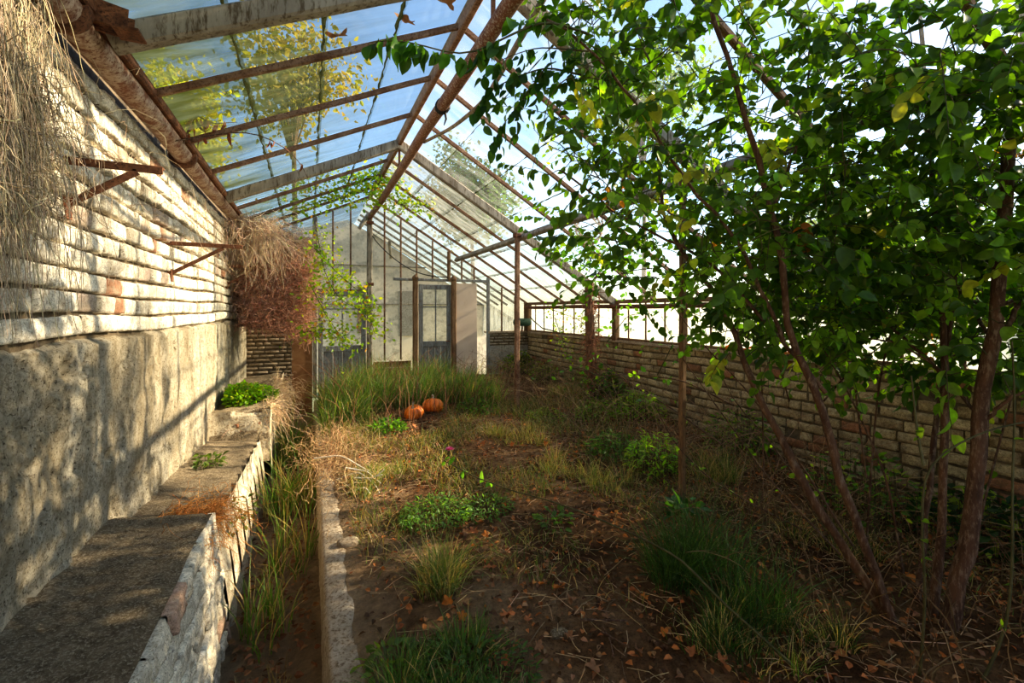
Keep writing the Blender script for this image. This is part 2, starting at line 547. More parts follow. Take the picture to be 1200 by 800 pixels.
# ------------------------------------------------------------------ brickwork
def brickwork(mb, org, U, W, Nn, ulen, wlen, ch=.115, lens=(.13, .25), joint=.013, proud=.02, colf=None, nu=9, nv=6, rough=.006, warp=0.0, skip=0.0, edge=.006, eperp=.45):
    """individual, worn bricks laid in courses: org + u*U + w*W, facing Nn"""
    org, U, W, Nn = (np.asarray(a, float) for a in (org, U, W, Nn))
    rows = int(round(wlen / ch)); ch = wlen / rows
    for r in range(rows):
        u = -random.uniform(0, lens[1])
        while u < ulen:
            L = random.choice([lens[0], lens[1], lens[1], random.uniform(*lens)])
            if random.random() < skip:
                u += L; continue
            a = max(u + joint / 2, 0); b = min(u + L - joint / 2, ulen)
            u += L
            if b - a < .03:
                continue
            w0 = r * ch + joint * .6; w1 = (r + 1) * ch - joint * .6
            su = np.linspace(0, 1, nu) ; sv = np.linspace(0, 1, nv)
            su = .5 - .5 * np.cos(su * math.pi) ; sv = .5 - .5 * np.cos(sv * math.pi)
            UU, WW = np.meshgrid(su, sv, indexing='ij')
            eu = np.minimum(UU, 1 - UU) * (b - a); ev = np.minimum(WW, 1 - WW) * (w1 - w0)
            prof = np.clip(ev / edge, 0, 1) ** .5 * (1 - eperp * (1 - np.clip(eu / edge, 0, 1) ** .6))
            pr = proud * random.uniform(.55, 1.3)
            tu, tv = random.uniform(-.012, .012), random.uniform(-.008, .008)
            sd = random.random() * 100
            hh = np.array([[noise.noise((UU[i, j] * (b - a) * 16 + sd, WW[i, j] * 1.7, sd)) + .5 * noise.noise((UU[i, j] * (b - a) * 45 + sd, WW[i, j] * 5, sd)) for j in range(nv)] for i in range(nu)])
            off = prof * (pr + tu * (UU - .5) + tv * (WW - .5) + hh * rough) - .025 * (1 - prof)
            uu = a + UU * (b - a) + hh * .004 * (1 - prof)
            ww = w0 + WW * (w1 - w0) + hh * .010 * (1 - prof)
            if warp:
                ww = ww + warp * np.sin(uu * 1.3 + r * .4) + warp * .6 * np.sin(uu * 3.1 + r)
            V = org + uu[..., None] * U + ww[..., None] * W + off[..., None] * Nn
            F = quads_grid(nu, nv)
            c = np.array(colf(a, r * ch)) * random.uniform(.8, 1.12)
            mb.add(V.reshape(-1, 3), F, c)


def sheet(mb, org, U, W, Nn, ulen, wlen, step, amp, fn=None, col=(1, 1, 1)):
    org, U, W, Nn = (np.asarray(a, float) for a in (org, U, W, Nn))
    nu = max(2, int(ulen / step)); nv = max(2, int(wlen / step))
    V = []
    for i in range(nu + 1):
        for j in range(nv + 1):
            u = ulen * i / nu; w = wlen * j / nv
            d = amp * fbm(u * 3, w * 3, 5.1, 5)
            if fn: d += fn(u, w)
            V.append(org + U * u + W * w + Nn * d)
    mb.add(V, quads_grid(nu + 1, nv + 1), col)


# ---- left wall: whitewashed bricks above, ragged plaster below
def lw_col(u, w):
    k = random.random()
    if k < .04: return (.33, .17, .11)
    if k < .12: return (.52, .42, .36)
    if k < .30: return (.70, .66, .58)
    return (.88, .82, .71)

mb = MB()
add_box(mb, (XW - .36, YB, -.5), (XW - .012, YE - .0, 2.80))
wall_left = struct('wall_left', mb, M['mortar'])
mb = MB()
brickwork(mb, (XW, YB, 1.455), (0, 1, 0), (0, 0, 1), (1, 0, 0), YE - YB, 1.36, .1133, (.14, .25), .012, .022, lw_col, warp=.010, rough=.008, nu=12, nv=8)
bk = mb.build('brickwork', M['brick'], wall_left, smooth=True)
mb = MB()
def pl_fn(u, w):
    # plaster ends in a ragged lip, with pits and trowel ridges
    d = .034 + .022 * noise.noise((u * 1.6, w * 2, 9)) + .010 * noise.noise((u * 11, w * 5, 2))
    p = noise.noise((u * 9, w * 6, 20)) + .5 * noise.noise((u * 22, w * 16, 4))
    if p > .30: d -= min(.03, (p - .30) * .12)
    top = 1.47 - .02 + .02 * noise.noise((u * 2.3, 0, 4)) + .008 * noise.noise((u * 11, 0, 4))
    if w + TZ > top - .02:
        d = min(d, .03) - (w + TZ - top + .02) * 3.0
    return max(d, -.03)
sheet(mb, (XW, YB, TZ), (0, 1, 0), (0, 0, 1), (1, 0, 0), YE - YB, 1.47 - TZ + .01, .020, .010, pl_fn)
pl = mb.build('plaster', M['plaster'], wall_left, smooth=True)
pl['label'] = 'rough pitted lime plaster on the lower wall'

# ---- right wall
def rw_col(u, w):
    k = random.random()
    if k < .12: return (.40, .20, .12)
    if k < .35: return (.42, .33, .21)
    return (.56, .46, .30)
mb = MB()
add_box(mb, (XE - .02 + .025, YB, -.5), (XE + .28, YE + .25, WT - .03))
wall_right = struct('wall_right', mb, M['mortar'])
mb = MB()
brickwork(mb, (XE, YB, 0), (0, 1, 0), (0, 0, 1), (-1, 0, 0), YE - YB, WT - .035, .0985, (.13, .25), .008, .012, rw_col, nu=8, nv=6, rough=.010, warp=.012, eperp=.9, skip=.015)
mb.build('brickwork', M['brick_dull'], wall_right, smooth=True)
mb = MB()
add_box(mb, (XE - .05, YB, WT - .035), (XE + .30, YE, WT))
mb.build('coping', M['concrete'], wall_right)

# ---- back wall behind the viewpoint
mb = MB()
add_box(mb, (XW - .3, YB - .2, -.5), (XE + .28, YB, 1.12))
wb = struct('wall_back', mb, M['render'])

# ---- gable end wall: low brick part right of the doors, brick pier on the left
mb = MB()
add_box(mb, (3.62, YE, -.3), (XE + .02, YE + .22, WT - .02))
wall_end = struct('wall_end', mb, M['mortar'])
mb = MB()
brickwork(mb, (3.60, YE, WT - .30), (1, 0, 0), (0, 0, 1), (0, -1, 0), XE - 3.60, .27, .075, (.12, .24), .012, .012, lambda u, w: (.42, .38, .32), nu=5, nv=4)
mb.build('brickwork', M['brick_dull'], wall_end, smooth=True)
mb = MB()
sheet(mb, (3.60, YE - .012, -.2), (1, 0, 0), (0, 0, 1), (0, -1, 0), XE - 3.60, WT - .30 + .2, .05, .006)
mb.build('lower_render', M['render'], wall_end, smooth=True)
mb = MB()
add_box(mb, (3.57, YE - .04, WT - .03), (XE, YE + .24, WT + .01))
mb.build('sill', M['concrete'], wall_end)
mb = MB()
add_box(mb, (XW - .3, YE, -.5), (-.30, YE + .25, 1.32))
we2 = struct('wall_end_left', mb, M['mortar'])
mb = MB()
brickwork(mb, (XW, YE - .005, TZ), (1, 0, 0), (0, 0, 1), (0, -1, 0), .80, 1.32 - TZ, .075, (.12, .24), .012, .012, lambda u, w: (.50, .40, .30), nu=5, nv=4)
mb.build('brickwork', M['brick_dull'], we2, smooth=True)

# ------------------------------------------------------------------ floor, trench, kerb
mb = MB()
nx, ny = 110, 300
V = []
for i in range(nx + 1):
    for j in range(ny + 1):
        x = .20 + (XE + .02 - .20) * i / nx; y = YB + (YE + .05 - YB) * j / ny
        V.append((x, y, gz(x, y) + .010 * fbm(x * 7, y * 7, 0, 4)))
mb.add(V, quads_grid(nx + 1, ny + 1))
add_box(mb, (.19, YB, TZ - .1), (XE, YE, -.16))
floor = struct('floor', mb, M['soil'], smooth=True)
mb = MB()
V = []
nx, ny = 14, 200
for i in range(nx + 1):
    for j in range(ny + 1):
        x = -.60 + .72 * i / nx; y = YB + (YE - YB) * j / ny
        V.append((x, y, TZ + .10 * max(0, (y - 5) / 4) + .04 * fbm(x * 4, y * 2, 7, 4) + .05 * abs(x + .2)))
mb.add(V, quads_grid(nx + 1, ny + 1))
struct('trench_floor', mb, M['soil'], smooth=True)

mb = MB()
V = []
prof = [(CZ0 - .01, TZ - .06), (CZ0, -.02), (CZ0 + .008, -.004), (CZ0 + .02, .004), (CZ0 + .06, .008), (CZ0 + .10, .006), (CZ1 - .02, .004), (CZ1 - .005, -.006), (CZ1, -.02), (CZ1 + .01, -.2)]
ny = 430
for j in range(ny + 1):
    y = YB + (YE - 3.2 + 2.6 - YB) * j / ny
    for k, (x, z) in enumerate(prof):
        nn = noise.noise((x * 9, y * 5, 3)) * .012 + noise.noise((x * 25, y * 22, 3)) * .006
        ero = max(0, noise.noise((0, y * 1.2, 14)) - .1) * .03 + .006 * noise.noise((0, y * 9, 14)) if k > 5 else 0
        chip = max(0, noise.noise((k, y * 6, 2)) - .35) * .06 if k in (2, 3, 4) else 0
        V.append((x + nn * (1 if k < 2 else .4) - ero, y, z + (nn - chip if k > 0 else 0)))
mb.add(V, quads_grid(ny + 1, len(prof))[:, ::-1])
kerb = mb.build('concrete_kerb', M['concrete'], smooth=True)
tag(kerb, 'long crumbling concrete kerb edging the soil bed along the sunken trench', 'kerb')

# ------------------------------------------------------------------ brick ledge along the left wall
def ledge_top(y):
    if y < 3.3: return .385
    if y < 3.45: return .385 - (y - 3.3) / .15 * .10
    if y < 6.05: return .285 - (y - 3.45) / 2.6 * .17
    if y < 6.15: return .115 + (y - 6.05) / .1 * .36
    return .475
def ledge_x(y):
    if y < 3.35: return -.545 + .012 * noise.noise((0, y * 2, 1))
    if y < 6.05: return -.53 + .02 * noise.noise((0, y * 3, 1))
    return -.43
mb = MB()
ys = np.concatenate([np.arange(YB, 3.2, .04), np.arange(3.2, 3.6, .012), np.arange(3.6, 6, .03), np.arange(6, 6.25, .008), np.arange(6.25, 9.3, .05)])
nxx = 22
V = []
for y in ys:
    for i in range(nxx + 1):
        t = i / nxx
        x = XW + (ledge_x(y) - XW) * t
        z = ledge_top(y)
        if y < 6.05:
            z += .05 * (1 - t) ** 2 + .022 * fbm(x * 6, y * 3, 2, 5) * (1 - t * .6)
        else:
            z += -.06 * (1 - t) + .03 * fbm(x * 6, y * 4, 2, 4)
        if t > .95: z -= .012
        V.append((x, y, z))
mb.add(V, quads_grid(len(ys), nxx + 1)[:, ::-1])
ledge = thing('brick_ledge', 'low masonry ledge topped with dirt along the foot of the left wall', 'ledge', (-.75, 3, TZ))
mb.build('dirt_top', M['ledge_top'], ledge, smooth=True)
mb = MB()
def ledge_col(u, w):
    k = random.random()
    if k < .10: return (.60, .40, .30)
    return (.88, .80, .66)
# front of the near stretch in bricks, lightly leaning
sl = np.array([.055, 0, 1.0]); sl /= np.linalg.norm(sl)
lean = np.array([-.10, 0, 1.0]); lean /= np.linalg.norm(lean)
brickwork(mb, (-.462, YB, TZ + .0), (0, 1, 0), lean, (1, 0, .1), 3.36 - YB, .82, .117, (.14, .26), .010, .022, ledge_col, nu=12, nv=8, rough=.014, warp=.010)
mb.build('front_bricks', M['brick'], ledge, smooth=True)
mb = MB()
sheet(mb, (-.475, YB, TZ), (0, 1, 0), lean, (1, 0, .1), 3.38 - YB, .80, .05, .006)
def fr_fn(u, w):
    p = noise.noise((u * 7, w * 5, 30))
    return .03 * noise.noise((u * 2, w * 2, 3)) + (-(p - .3) * .10 if p > .3 else 0)
# rough front beyond the step, split in short runs following the falling top
for k in range(9):
    y0 = 3.38 + k * .3
    hh = ledge_top(y0 + .15) - TZ + .004
    sheet(mb, (-.455, y0, TZ), (0, 1, 0), norm(np.array([-.10, 0, 1.0])), (1, 0, .1), .302, hh, .03, .008, fr_fn)
mb.build('front_mortar', M['plaster_pale'], ledge, smooth=True)
mb = MB()
# pier: rough block rising above the ledge
sheet(mb, (-.415, 6.08, TZ), (0, 1, 0), (0, 0, 1), (1, 0, 0), 3.2, .93, .035, .012, fr_fn)
def pier_fn(u, w):
    d = .02 * noise.noise((u * 5, w * 5, 8))
    if .26 < u < .55 and .26 < w - .30 < .50: d -= .05
    return d
sheet(mb, (XW, 6.085, TZ + .3), (1, 0, 0), (0, 0, 1), (0, -1, 0), .635, .60, .018, .010, pier_fn)
mb.build('pier_face', M['plaster_pale'], ledge, smooth=True)
mb = MB()
brickwork(mb, (-.80, 6.10, .16), (1, 0, 0), (0, 0, 1), (0, -1, 0), .30, .16, .08, (.12, .16), .014, .015, lambda u, w: (.42, .20, .12), nu=7, nv=5)
o = mb.build('bare_bricks', M['brick_dull'], ledge, smooth=True); o['label'] = 'bare red bricks showing where the plaster has fallen'

# ------------------------------------------------------------------ roof timbers and glass
trusses = (-.6, 2.8, 6.2)
bars_y = [-3.4, -2.5, -1.6, -.6, .2, 1.05, 1.93, 2.8, 3.5, 4.38, 5.28, 6.2, 7.03, 7.86, 8.68, 9.5]
nrmR = norm(np.array([SR, 0, 1.])); nrmL = norm(np.array([-SL, 0, 1.]))
for y in bars_y:
    main = y in trusses
    for side in (0, 1):
        mb = MB()
        a = np.array([XR, y, ZR]); b = np.array([XL, y, ZL]) if side == 0 else np.array([XE, y, ZE])
        if main:
            a2, b2 = a - (0, 0, .06), b - (0, 0, .06)
            add_beam(mb, a2, b2, .085, .12, nrmL if side == 0 else nrmR, segs=8, wob=.003)
            struct('main_rafter', mb, M['wood_grey'])
        else:
            w = .032 if not (y < 3 and side == 1) else .042
            add_beam(mb, a - (0, 0, .016), b - (0, 0, .016), w, .045, nrmL if side == 0 else nrmR, segs=6, wob=.002)
            struct('glazing_bar', mb, M['bar'])
mb = MB()
add_beam(mb, (XR, YB, ZR - .02), (XR, YE, ZR - .02), .05, .13, segs=14, wob=.002)
struct('ridge_beam', mb, M['bar'])
mb = MB()
PX = 2.86
add_beam(mb, (PX, YB, roofz(PX) - .11), (PX, YE, roofz(PX) - .11), .07, .09, nrmR, segs=20, wob=.005)
struct('purlin_beam', mb, M['wood_grey'])
mb = MB()
add_beam(mb, (XE, YB, ZE - .02), (XE, YE, ZE - .02), .09, .06, segs=20, wob=.004)
struct('eave_beam', mb, M['wood_brown'])
mb = MB()
add_beam(mb, (XL - .02, YB, ZL - .02), (XL - .02, YE, ZL - .02), .07, .06, segs=20, wob=.002)
struct('wall_plate_beam', mb, M['rust'])
mb = MB()
add_box(mb, (XW - .36, YB, 2.80), (XW - .02, YE, 2.99))
struct('wall_head', mb, M['mortar'])

wn = 0
def glass_bay(y0, y1, side, mat, nl):
    """one roof bay of overlapping panes, with moss along the laps"""
    global wn
    wn += 1
    mb = MB(); ms = MB()
    e = .004
    T = np.linspace(0, 1, nl + 1)
    lo = (XL, ZL) if side == 0 else (XE + .03, ZE - .03 * SR)
    for i in range(nl):
        t0, t1 = T[i], min(1, T[i + 1] + .012)
        off0 = random.uniform(-.002, .002)
        P = []
        for t, oz in ((t0, .0), (t1, .007)):
            x = XR + (lo[0] - XR) * t; z = ZR + .012 + (lo[1] - ZR) * t + oz
            P.append((x, z))
        V = [(P[0][0], y0 + e, P[0][1]), (P[0][0], y1 - e, P[0][1]), (P[1][0], y1 - e, P[1][1] + off0), (P[1][0], y0 + e, P[1][1] - off0)]
        mb.add(V, np.array([[0, 1, 2, 3]]))
        # lap seam
        if i < nl - 1:
            k = 12
            xx = P[1][0]; zz = P[1][1] - .006
            r = .003 + .006 * np.clip(rng.normal(.2, .6, k), 0, 1.5)
            if side == 0: r *= 1.6
            path = np.stack([xx + rng.uniform(-.006, .006, k), np.linspace(y0 + .02, y1 - .02, k), np.full(k, zz)], 1)
            add_tube(ms, path, r, 4)
    o = struct('window_%d' % wn, mb, mat)
    if ms.n:
        ms.build('moss_seam', M['moss'], o)
    return o

for a, b in zip(bars_y[:-1], bars_y[1:]):
    glass_bay(a, b, 0, M['glass_left'], 4)
    glass_bay(a, b, 1, M['glass_milky'] if a > 6.1 else M['glass_clear'], 7)

# side strip windows between wall top and eave
yy = YB
sy = [YB] + [round(YB + .405 * k, 3) for k in range(1, 32)] + [YE]
for a, b in zip(sy[:-1], sy[1:]):
    wn += 1
    mb = MB()
    add_box(mb, (XE + .028, a + .005, WT + .02), (XE + .032, b - .005, ZE - .04))
    o = struct('window_%d' % wn, mb, M['glass_side'])
    mb = MB()
    add_beam(mb, (XE + .03, a, WT), (XE + .03, a, ZE - .04), .028, .03, (1, 0, 0))
    mb.build('window_bar', M['bar'], o)
mb = MB()
add_beam(mb, (XE + .03, YB, WT + .02), (XE + .03, YE, WT + .02), .05, .035, segs=10, wob=.002)
struct('sill_rail_beam', mb, M['wood_brown'])
for y in trusses + (9.42,):
    mb = MB()
    add_beam(mb, (XE - .01, y, WT - .01), (XE - .01, y, ZE - .03), .10, .10, (1, 0, 0), segs=4, wob=.002)
    struct('eave_pillar', mb, M['wood_brown'])
# heating pipe along the eave
mb = MB()
P = np.array([[XE - .10, y, 1.655 + .006 * math.sin(y * 2)] for y in np.linspace(YB + .05, YE - .08, 30)])
add_tube(mb, P, .034, 12)
hp = mb.build('heating_pipe', M['rust'], origin=(XE - .1, 3, 1.655), smooth=True)
tag(hp, 'long rusty heating pipe running under the right hand eave', 'pipe')

# ------------------------------------------------------------------ gable end
GX = [.13, .42, .74, 1.38, 1.70, 2.02, 2.35, 2.68, 2.98, 3.26, 3.90, 4.22]
def gable_bar(x, z0, z1, w=.03, mat='bar', name='glazing_bar', d=.04):
    mb = MB(); add_beam(mb, (x, YE, z0), (x, YE, z1), w, d, (0, 1, 0), segs=3, wob=.001)
    return struct(name, mb, M[mat])
for x in GX:
    z0 = 2.24 if 1.9 < x < 3.5 or x < 1.0 else (.60 if x < 1.9 else WT)
    if x < 1.0: z0 = 1.96
    gable_bar(x, z0, roofz(x) - .05)
ridge_post = None
gable_bar(2.70, 2.2, roofz(2.70) - .05, .06, 'wood_brown', 'gable_pillar', .07)
gable_bar(3.58, -.02, roofz(3.58) - .04, .065, 'wood_blue', 'gable_pillar', .07)
gable_bar(4.48, WT, roofz(4.48) - .02, .06, 'wood_brown', 'gable_pillar', .07)
gable_bar(.10, -.05, roofz(.10) - .05, .07, 'wood_grey', 'gable_pillar', .07)
mb = MB()
add_beam(mb, (1.55, YE, 2.22), (3.60, YE, 2.22), .06, .055, (0, 0, 1), segs=4, wob=.002)
struct('gable_rail_beam', mb, M['wood_blue'])
mb = MB()
add_beam(mb, (XL, YE, 1.97), (1.05, YE, 1.97), .06, .05, (0, 0, 1), segs=4, wob=.002)
struct('gable_rail_beam', mb, M['wood_brown'])
# gable panes
gx = [XL, -.53, -.2, .13, .42, .74, 1.09, 1.38, 1.70, 2.02, 2.35, 2.68, 2.98, 3.26, 3.58, 3.90, 4.22, XE]
for a, b in zip(gx[:-1], gx[1:]):
    wn += 1
    mb = MB()
    if b <= 1.1: z0 = 1.98
    elif a < 1.7: z0 = .60
    elif a < 3.5: z0 = 2.24
    else: z0 = WT + .01
    V = [(a, YE + .01, z0), (b, YE + .01, z0), (b, YE + .01, roofz(b) - .02), (a, YE + .01, roofz(a) - .02)]
    mb.add(V, np.array([[0, 1, 2, 3]]))
    struct('window_%d' % wn, mb, M['glass_gable'])

# post under the ridge, in the gable
t = thing('ridge_post', 'tall weathered timber post under the ridge in the far gable', 'post', (1.09, YE - .05, 0))
mb = MB()
add_beam(mb, (1.09, YE - .03, -.05), (1.09, YE - .03, 3.50), .10, .10, (0, 1, 0), segs=8, wob=.004)
mb.build('shaft', M['wood_grey'], t)
for z in (3.30, 2.1):
    mb = MB()
    add_beam(mb, (1.02, YE - .1, z), (1.16, YE - .1, z), .03, .06)
    mb.build('iron_strap', M['rust'], t)
mb = MB(); add_tube(mb, [(.88, YE - .16, 3.16), (.98, YE - .14, 3.32), (1.05, YE - .12, 3.44)], [.035, .045, .04], 10)
o = mb.build('knee_brace', M['wood_grey'], t)

# low brown boards between post and right-hand door
mb = MB()
for k in range(5):
    add_box(mb, (1.16, YE - .012, -.05 + k * .125), (1.90, YE + .01, -.05 + k * .125 + .118))
t = mb.build('board_panel', M['brown_board'], origin=(1.5, YE, 0))
tag(t, 'low rust-brown board panel between the ridge post and the glazed door', 'panel')
mb = MB()
add_box(mb, (-.29, YE - .02, TZ), (.06, YE + .02, 1.22))
t = mb.build('board_panel', M['brown_board'], origin=(-.1, YE, 0))
tag(t, 'upright rust-brown board beside the brick pier, left of the grey door', 'panel')

# left door
def panel_door(name, label, x0, x1, z0, z1, y, mat, rails, bottom, mull):
    t = thing(name, label, 'door', ((x0 + x1) / 2, y, z0))
    s = .085
    mb = MB(); add_beam(mb, (x0 + s / 2, y, z0), (x0 + s / 2, y, z1), s, .045, (0, 1, 0)); mb.build('stile', M[mat], t)
    mb = MB(); add_beam(mb, (x1 - s / 2, y, z0), (x1 - s / 2, y, z1), s, .045, (0, 1, 0)); mb.build('stile', M[mat], t)
    mb = MB(); add_beam(mb, (x0 + s, y, z1 - .05), (x1 - s, y, z1 - .05), .04, .10); mb.build('top_rail', M[mat], t)
    mb = MB(); add_beam(mb, (x0 + s, y, bottom), (x1 - s, y, bottom), .04, .11); mb.build('middle_rail', M[mat], t)
    mb = MB(); add_beam(mb, (x0 + s, y, z0 + .08), (x1 - s, y, z0 + .08), .04, .15); mb.build('bottom_rail', M[mat], t)
    mb = MB()
    for zr in rails: add_beam(mb, (x0 + s, y, zr), (x1 - s, y, zr), .025, .025)
    for xm in mull: add_beam(mb, (xm, y, bottom), (xm, y, z1 - .05), .025, .025, (0, 1, 0))
    mb.build('glazing_bars', M[mat], t)
    mb = MB(); add_box(mb, (x0 + s, y + .004, bottom), (x1 - s, y + .008, z1 - .06)); mb.build('glass_pane', M['glass_gable'], t)
    mb = MB()
    n = 4; w = (x1 - x0 - 2 * s) / n
    for k in range(n): add_box(mb, (x0 + s + k * w + .003, y - .004 * (k % 2), z0 + .12), (x0 + s + (k + 1) * w - .003, y + .012, bottom - .03))
    mb.build('lower_panel', M[mat], t)
    mb = MB(); add_tube(mb, [(x1 - s / 2, y - .03, bottom + .05), (x1 - s / 2, y - .07, bottom + .05), (x1 - s / 2 - .08, y - .075, bottom + .05)], .01, 8); mb.build('handle', M['rust'], t)
    return t
panel_door('garden_door', 'pale grey wooden door with glazed top, left of the ridge post', .16, 1.02, -.03, 1.96, YE - .02, 'wood_blue', [1.62], .86, [.59])
td = panel_door('garden_door', 'blue-grey glazed wooden door hung between two knob-topped uprights', 2.05, 2.72, .0, 2.12, YE - .06, 'wood_blue', [1.66], .90, [2.40])
# the uprights
for x, lab in ((1.97, 'dark wooden upright with round top on the left of the glazed door'), (2.77, 'dark wooden upright with round top against the beige board')):
    t = thing('door_upright', lab, 'post', (x, YE - .1, 0))
    mb = MB(); add_beam(mb, (x, YE - .11, -.02), (x, YE - .11, 2.20), .10, .09, (0, 1, 0), segs=5, wob=.003); mb.build('shaft', M['wood_brown'], t)
    mb = MB()
    zz = np.linspace(0, 1, 9)
    add_tube(mb, [(x, YE - .11, 2.17 + .15 * q) for q in zz], [.03, .034, .05, .062, .066, .062, .05, .03, .008], 14)
    mb.build('round_finial', M['wood_brown'], t, smooth=True)
# beige board
mb = MB()
add_beam(mb, (3.06, YE - .10, -.02), (3.06, YE - .06, 2.16), .47, .02, (0, 1, 0), segs=1)
b = mb.build('beige_board', M['panel'], origin=(3.06, YE - .1, 0))
tag(b, 'tall flat beige board standing right of the glazed door', 'board')
# black cable
mb = MB()
tt = np.linspace(0, 1, 26)
P = np.stack([1.14 + (2.66 - 1.14) * tt, np.full(26, YE - .07), 3.05 + (2.28 - 3.05) * tt ** .75 - .18 * np.sin(math.pi * tt)], 1)
add_tube(mb, P, .010, 8)
c = mb.build('black_cable', M['cable'], origin=(1.14, YE - .07, 3.05), smooth=True)
tag(c, 'black cable drooping across the far gable from the ridge post', 'cable')
# green cylinder at the corner
t = thing('green_tank', 'small dark green cylinder fixed in the far right corner above the wall', 'tank', (4.32, YE - .28, 1.33))
mb = MB(); xs = np.linspace(0, 1, 8)
add_tube(mb, [(4.10 + .40 * q, YE - .22, 1.33) for q in (0, .03, .1, .5, .9, .97, 1)], [.05, .075, .085, .085, .085, .075, .05], 18)
mb.build('drum', M['green_metal'], t, smooth=True)
mb = MB(); add_tube(mb, [(4.3, YE - .22, 1.25), (4.3, YE - .2, 1.13)], .02, 8); mb.build('foot', M['rust'], t)
mb = MB()
add_tube(mb, [(4.45, YE - .3, 1.45), (4.42, YE - .55, 1.36), (4.42, YE - .95, 1.22), (4.46, YE - 1.5, 1.17)], .012, 8)
mb.build('hose', M['cable'], t, smooth=True)

# ------------------------------------------------------------------ posts in the bed
for (y, lab, r) in ((2.88, 'tall thin rough timber post standing in front of the big shrub', .026), (6.12, 'thin rusty post under the purlin in the middle of the bed', .036)):
    x = 2.75
    t = thing('support_post', lab, 'post', (x, y, gz(x, y)))
    mb = MB()
    h = roofz(x) - .17
    add_beam(mb, (x, y, gz(x, y) - .08), (x + .008, y, h), r * 1.8, r * 1.8, (0, 1, 0), segs=14, wob=.004)
    mb.build('shaft', M['wood_brown'] if y < 4 else M['bar'], t)
    mb = MB()
    add_beam(mb, (x, y, h - .02), (x, y, h + .03), r * 2.8, r * 2.8, (0, 1, 0))
    mb.build('cap_plate', M['rust'], t)

# ------------------------------------------------------------------ ridge pipe with tie, hangs below the ridge
def cyl(name, P, R, k, mat, parent=None, **kw):
    mb = MB(); add_tube(mb, P, R, k)
    return mb.build(name, M[mat], parent, smooth=True, **kw)
t = thing('ridge_pole', 'thick red-brown pole slung under the ridge towards the far post', 'pole', (1.09, 3, 3.4))
P = np.array([(1.09 + .01 * math.sin(y), y, 3.41 + .006 * math.sin(y * 3)) for y in np.linspace(YB + .2, YE - .07, 40)])
cyl('shaft', P, .052, 14, 'wood_red', t)
mb = MB()
for k in range(3):
    a = np.linspace(0, 2 * math.pi, 18)
    add_tube(mb, np.stack([1.09 + .058 * np.cos(a), 4.02 + .02 * k + .01 * np.sin(a * 2), 3.41 + .058 * np.sin(a)], 1), .009, 6)
add_tube(mb, [(1.11, 4.03, 3.36), (1.12, 4.03, 3.30), (1.10, 4.03, 3.24)], [.012, .010, .004], 6)
o = mb.build('black_tie', M['cable'], t); o['label'] = 'black rag knotted round the pole'
for y in (-.6, 2.8, 6.2):
    mb = MB(); add_beam(mb, (1.09, y, 3.44), (1.09, y, 3.80), .03, .012, (0, 1, 0)); mb.build('hanger', M['rust'], t)

# ------------------------------------------------------------------ pipe along the top of the left wall
XP, ZP = -.955, 2.905
t = thing('wall_pipe', 'fat flaking red and white pipe along the top of the left wall', 'pipe', (XP, 3, ZP))
secs = [(YB + .02, 2.55, .083), (2.60, 4.62, .068), (4.66, 8.3, .066)]
for y0, y1, r in secs:
    ysn = np.linspace(y0, y1, 20)
    P = np.array([(XP + .006 * math.sin(y * 2), y, ZP - .03) for y in ysn])
    cyl('pipe_section', P, r, 18, 'pipe', t)
for y in (2.56, 4.62, 7.9):
    P = np.array([(XP, y - .03, ZP - .03), (XP, y - .028, ZP - .03), (XP, y + .028, ZP - .03), (XP, y + .03, ZP - .03)])
    cyl('collar', P, [.02, .098, .098, .02], 18, 'rust', t)
mb = MB()
add_beam(mb, (XP + .06, 2.60, ZP + .02), (XP + .20, 2.64, ZP + .01), .012, .10, (0, 0, 1))
add_beam(mb, (XP + .20, 2.60, ZP - .04), (XP + .20, 2.72, ZP - .04), .012, .10, (1, 0, 0))
add_beam(mb, (XP + .06, 2.70, ZP + .02), (XP + .20, 2.72, ZP + .01), .012, .10, (0, 0, 1))
mb.build('hook_bracket', M['rust'], t)

# ------------------------------------------------------------------ shelf brackets
def bracket(y, z, ln, zd, label, s=.032):
    t = thing('shelf_bracket', label, 'bracket', (XW, y, z), 'iron shelf brackets on the left wall')
    mb = MB(); add_beam(mb, (XW - .01, y, z), (XW + ln, y, z - .005), s * .35, s, (0, 0, 1))
    add_beam(mb, (XW - .01, y + s * .4, z + s * .4), (XW + ln, y + s * .4, z + s * .4 - .005), s, s * .3, (0, 0, 1)); mb.build('arm', M['rust'], t)
    mb = MB(); add_beam(mb, (XW + .0, y, z - zd), (XW + ln * .74, y, z - .02), s * .35, s * .9, (0, 0, 1)); mb.build('strut', M['rust'], t)
    mb = MB(); add_box(mb, (XW + .005, y - .03, z - zd - .05), (XW + .035, y + .03, z - zd + .05)); mb.build('wall_plate', M['rust'], t)
bracket(2.79, 2.29, .39, .22, 'rusty triangular shelf bracket nearest the camera, beside the dry root curtain', .036)
bracket(4.56, 2.14, .53, .26, 'rusty triangular shelf bracket in the middle of the left wall')
bracket(7.4, 2.2, .52, .26, 'rusty triangular shelf bracket in front of the hanging root mass')

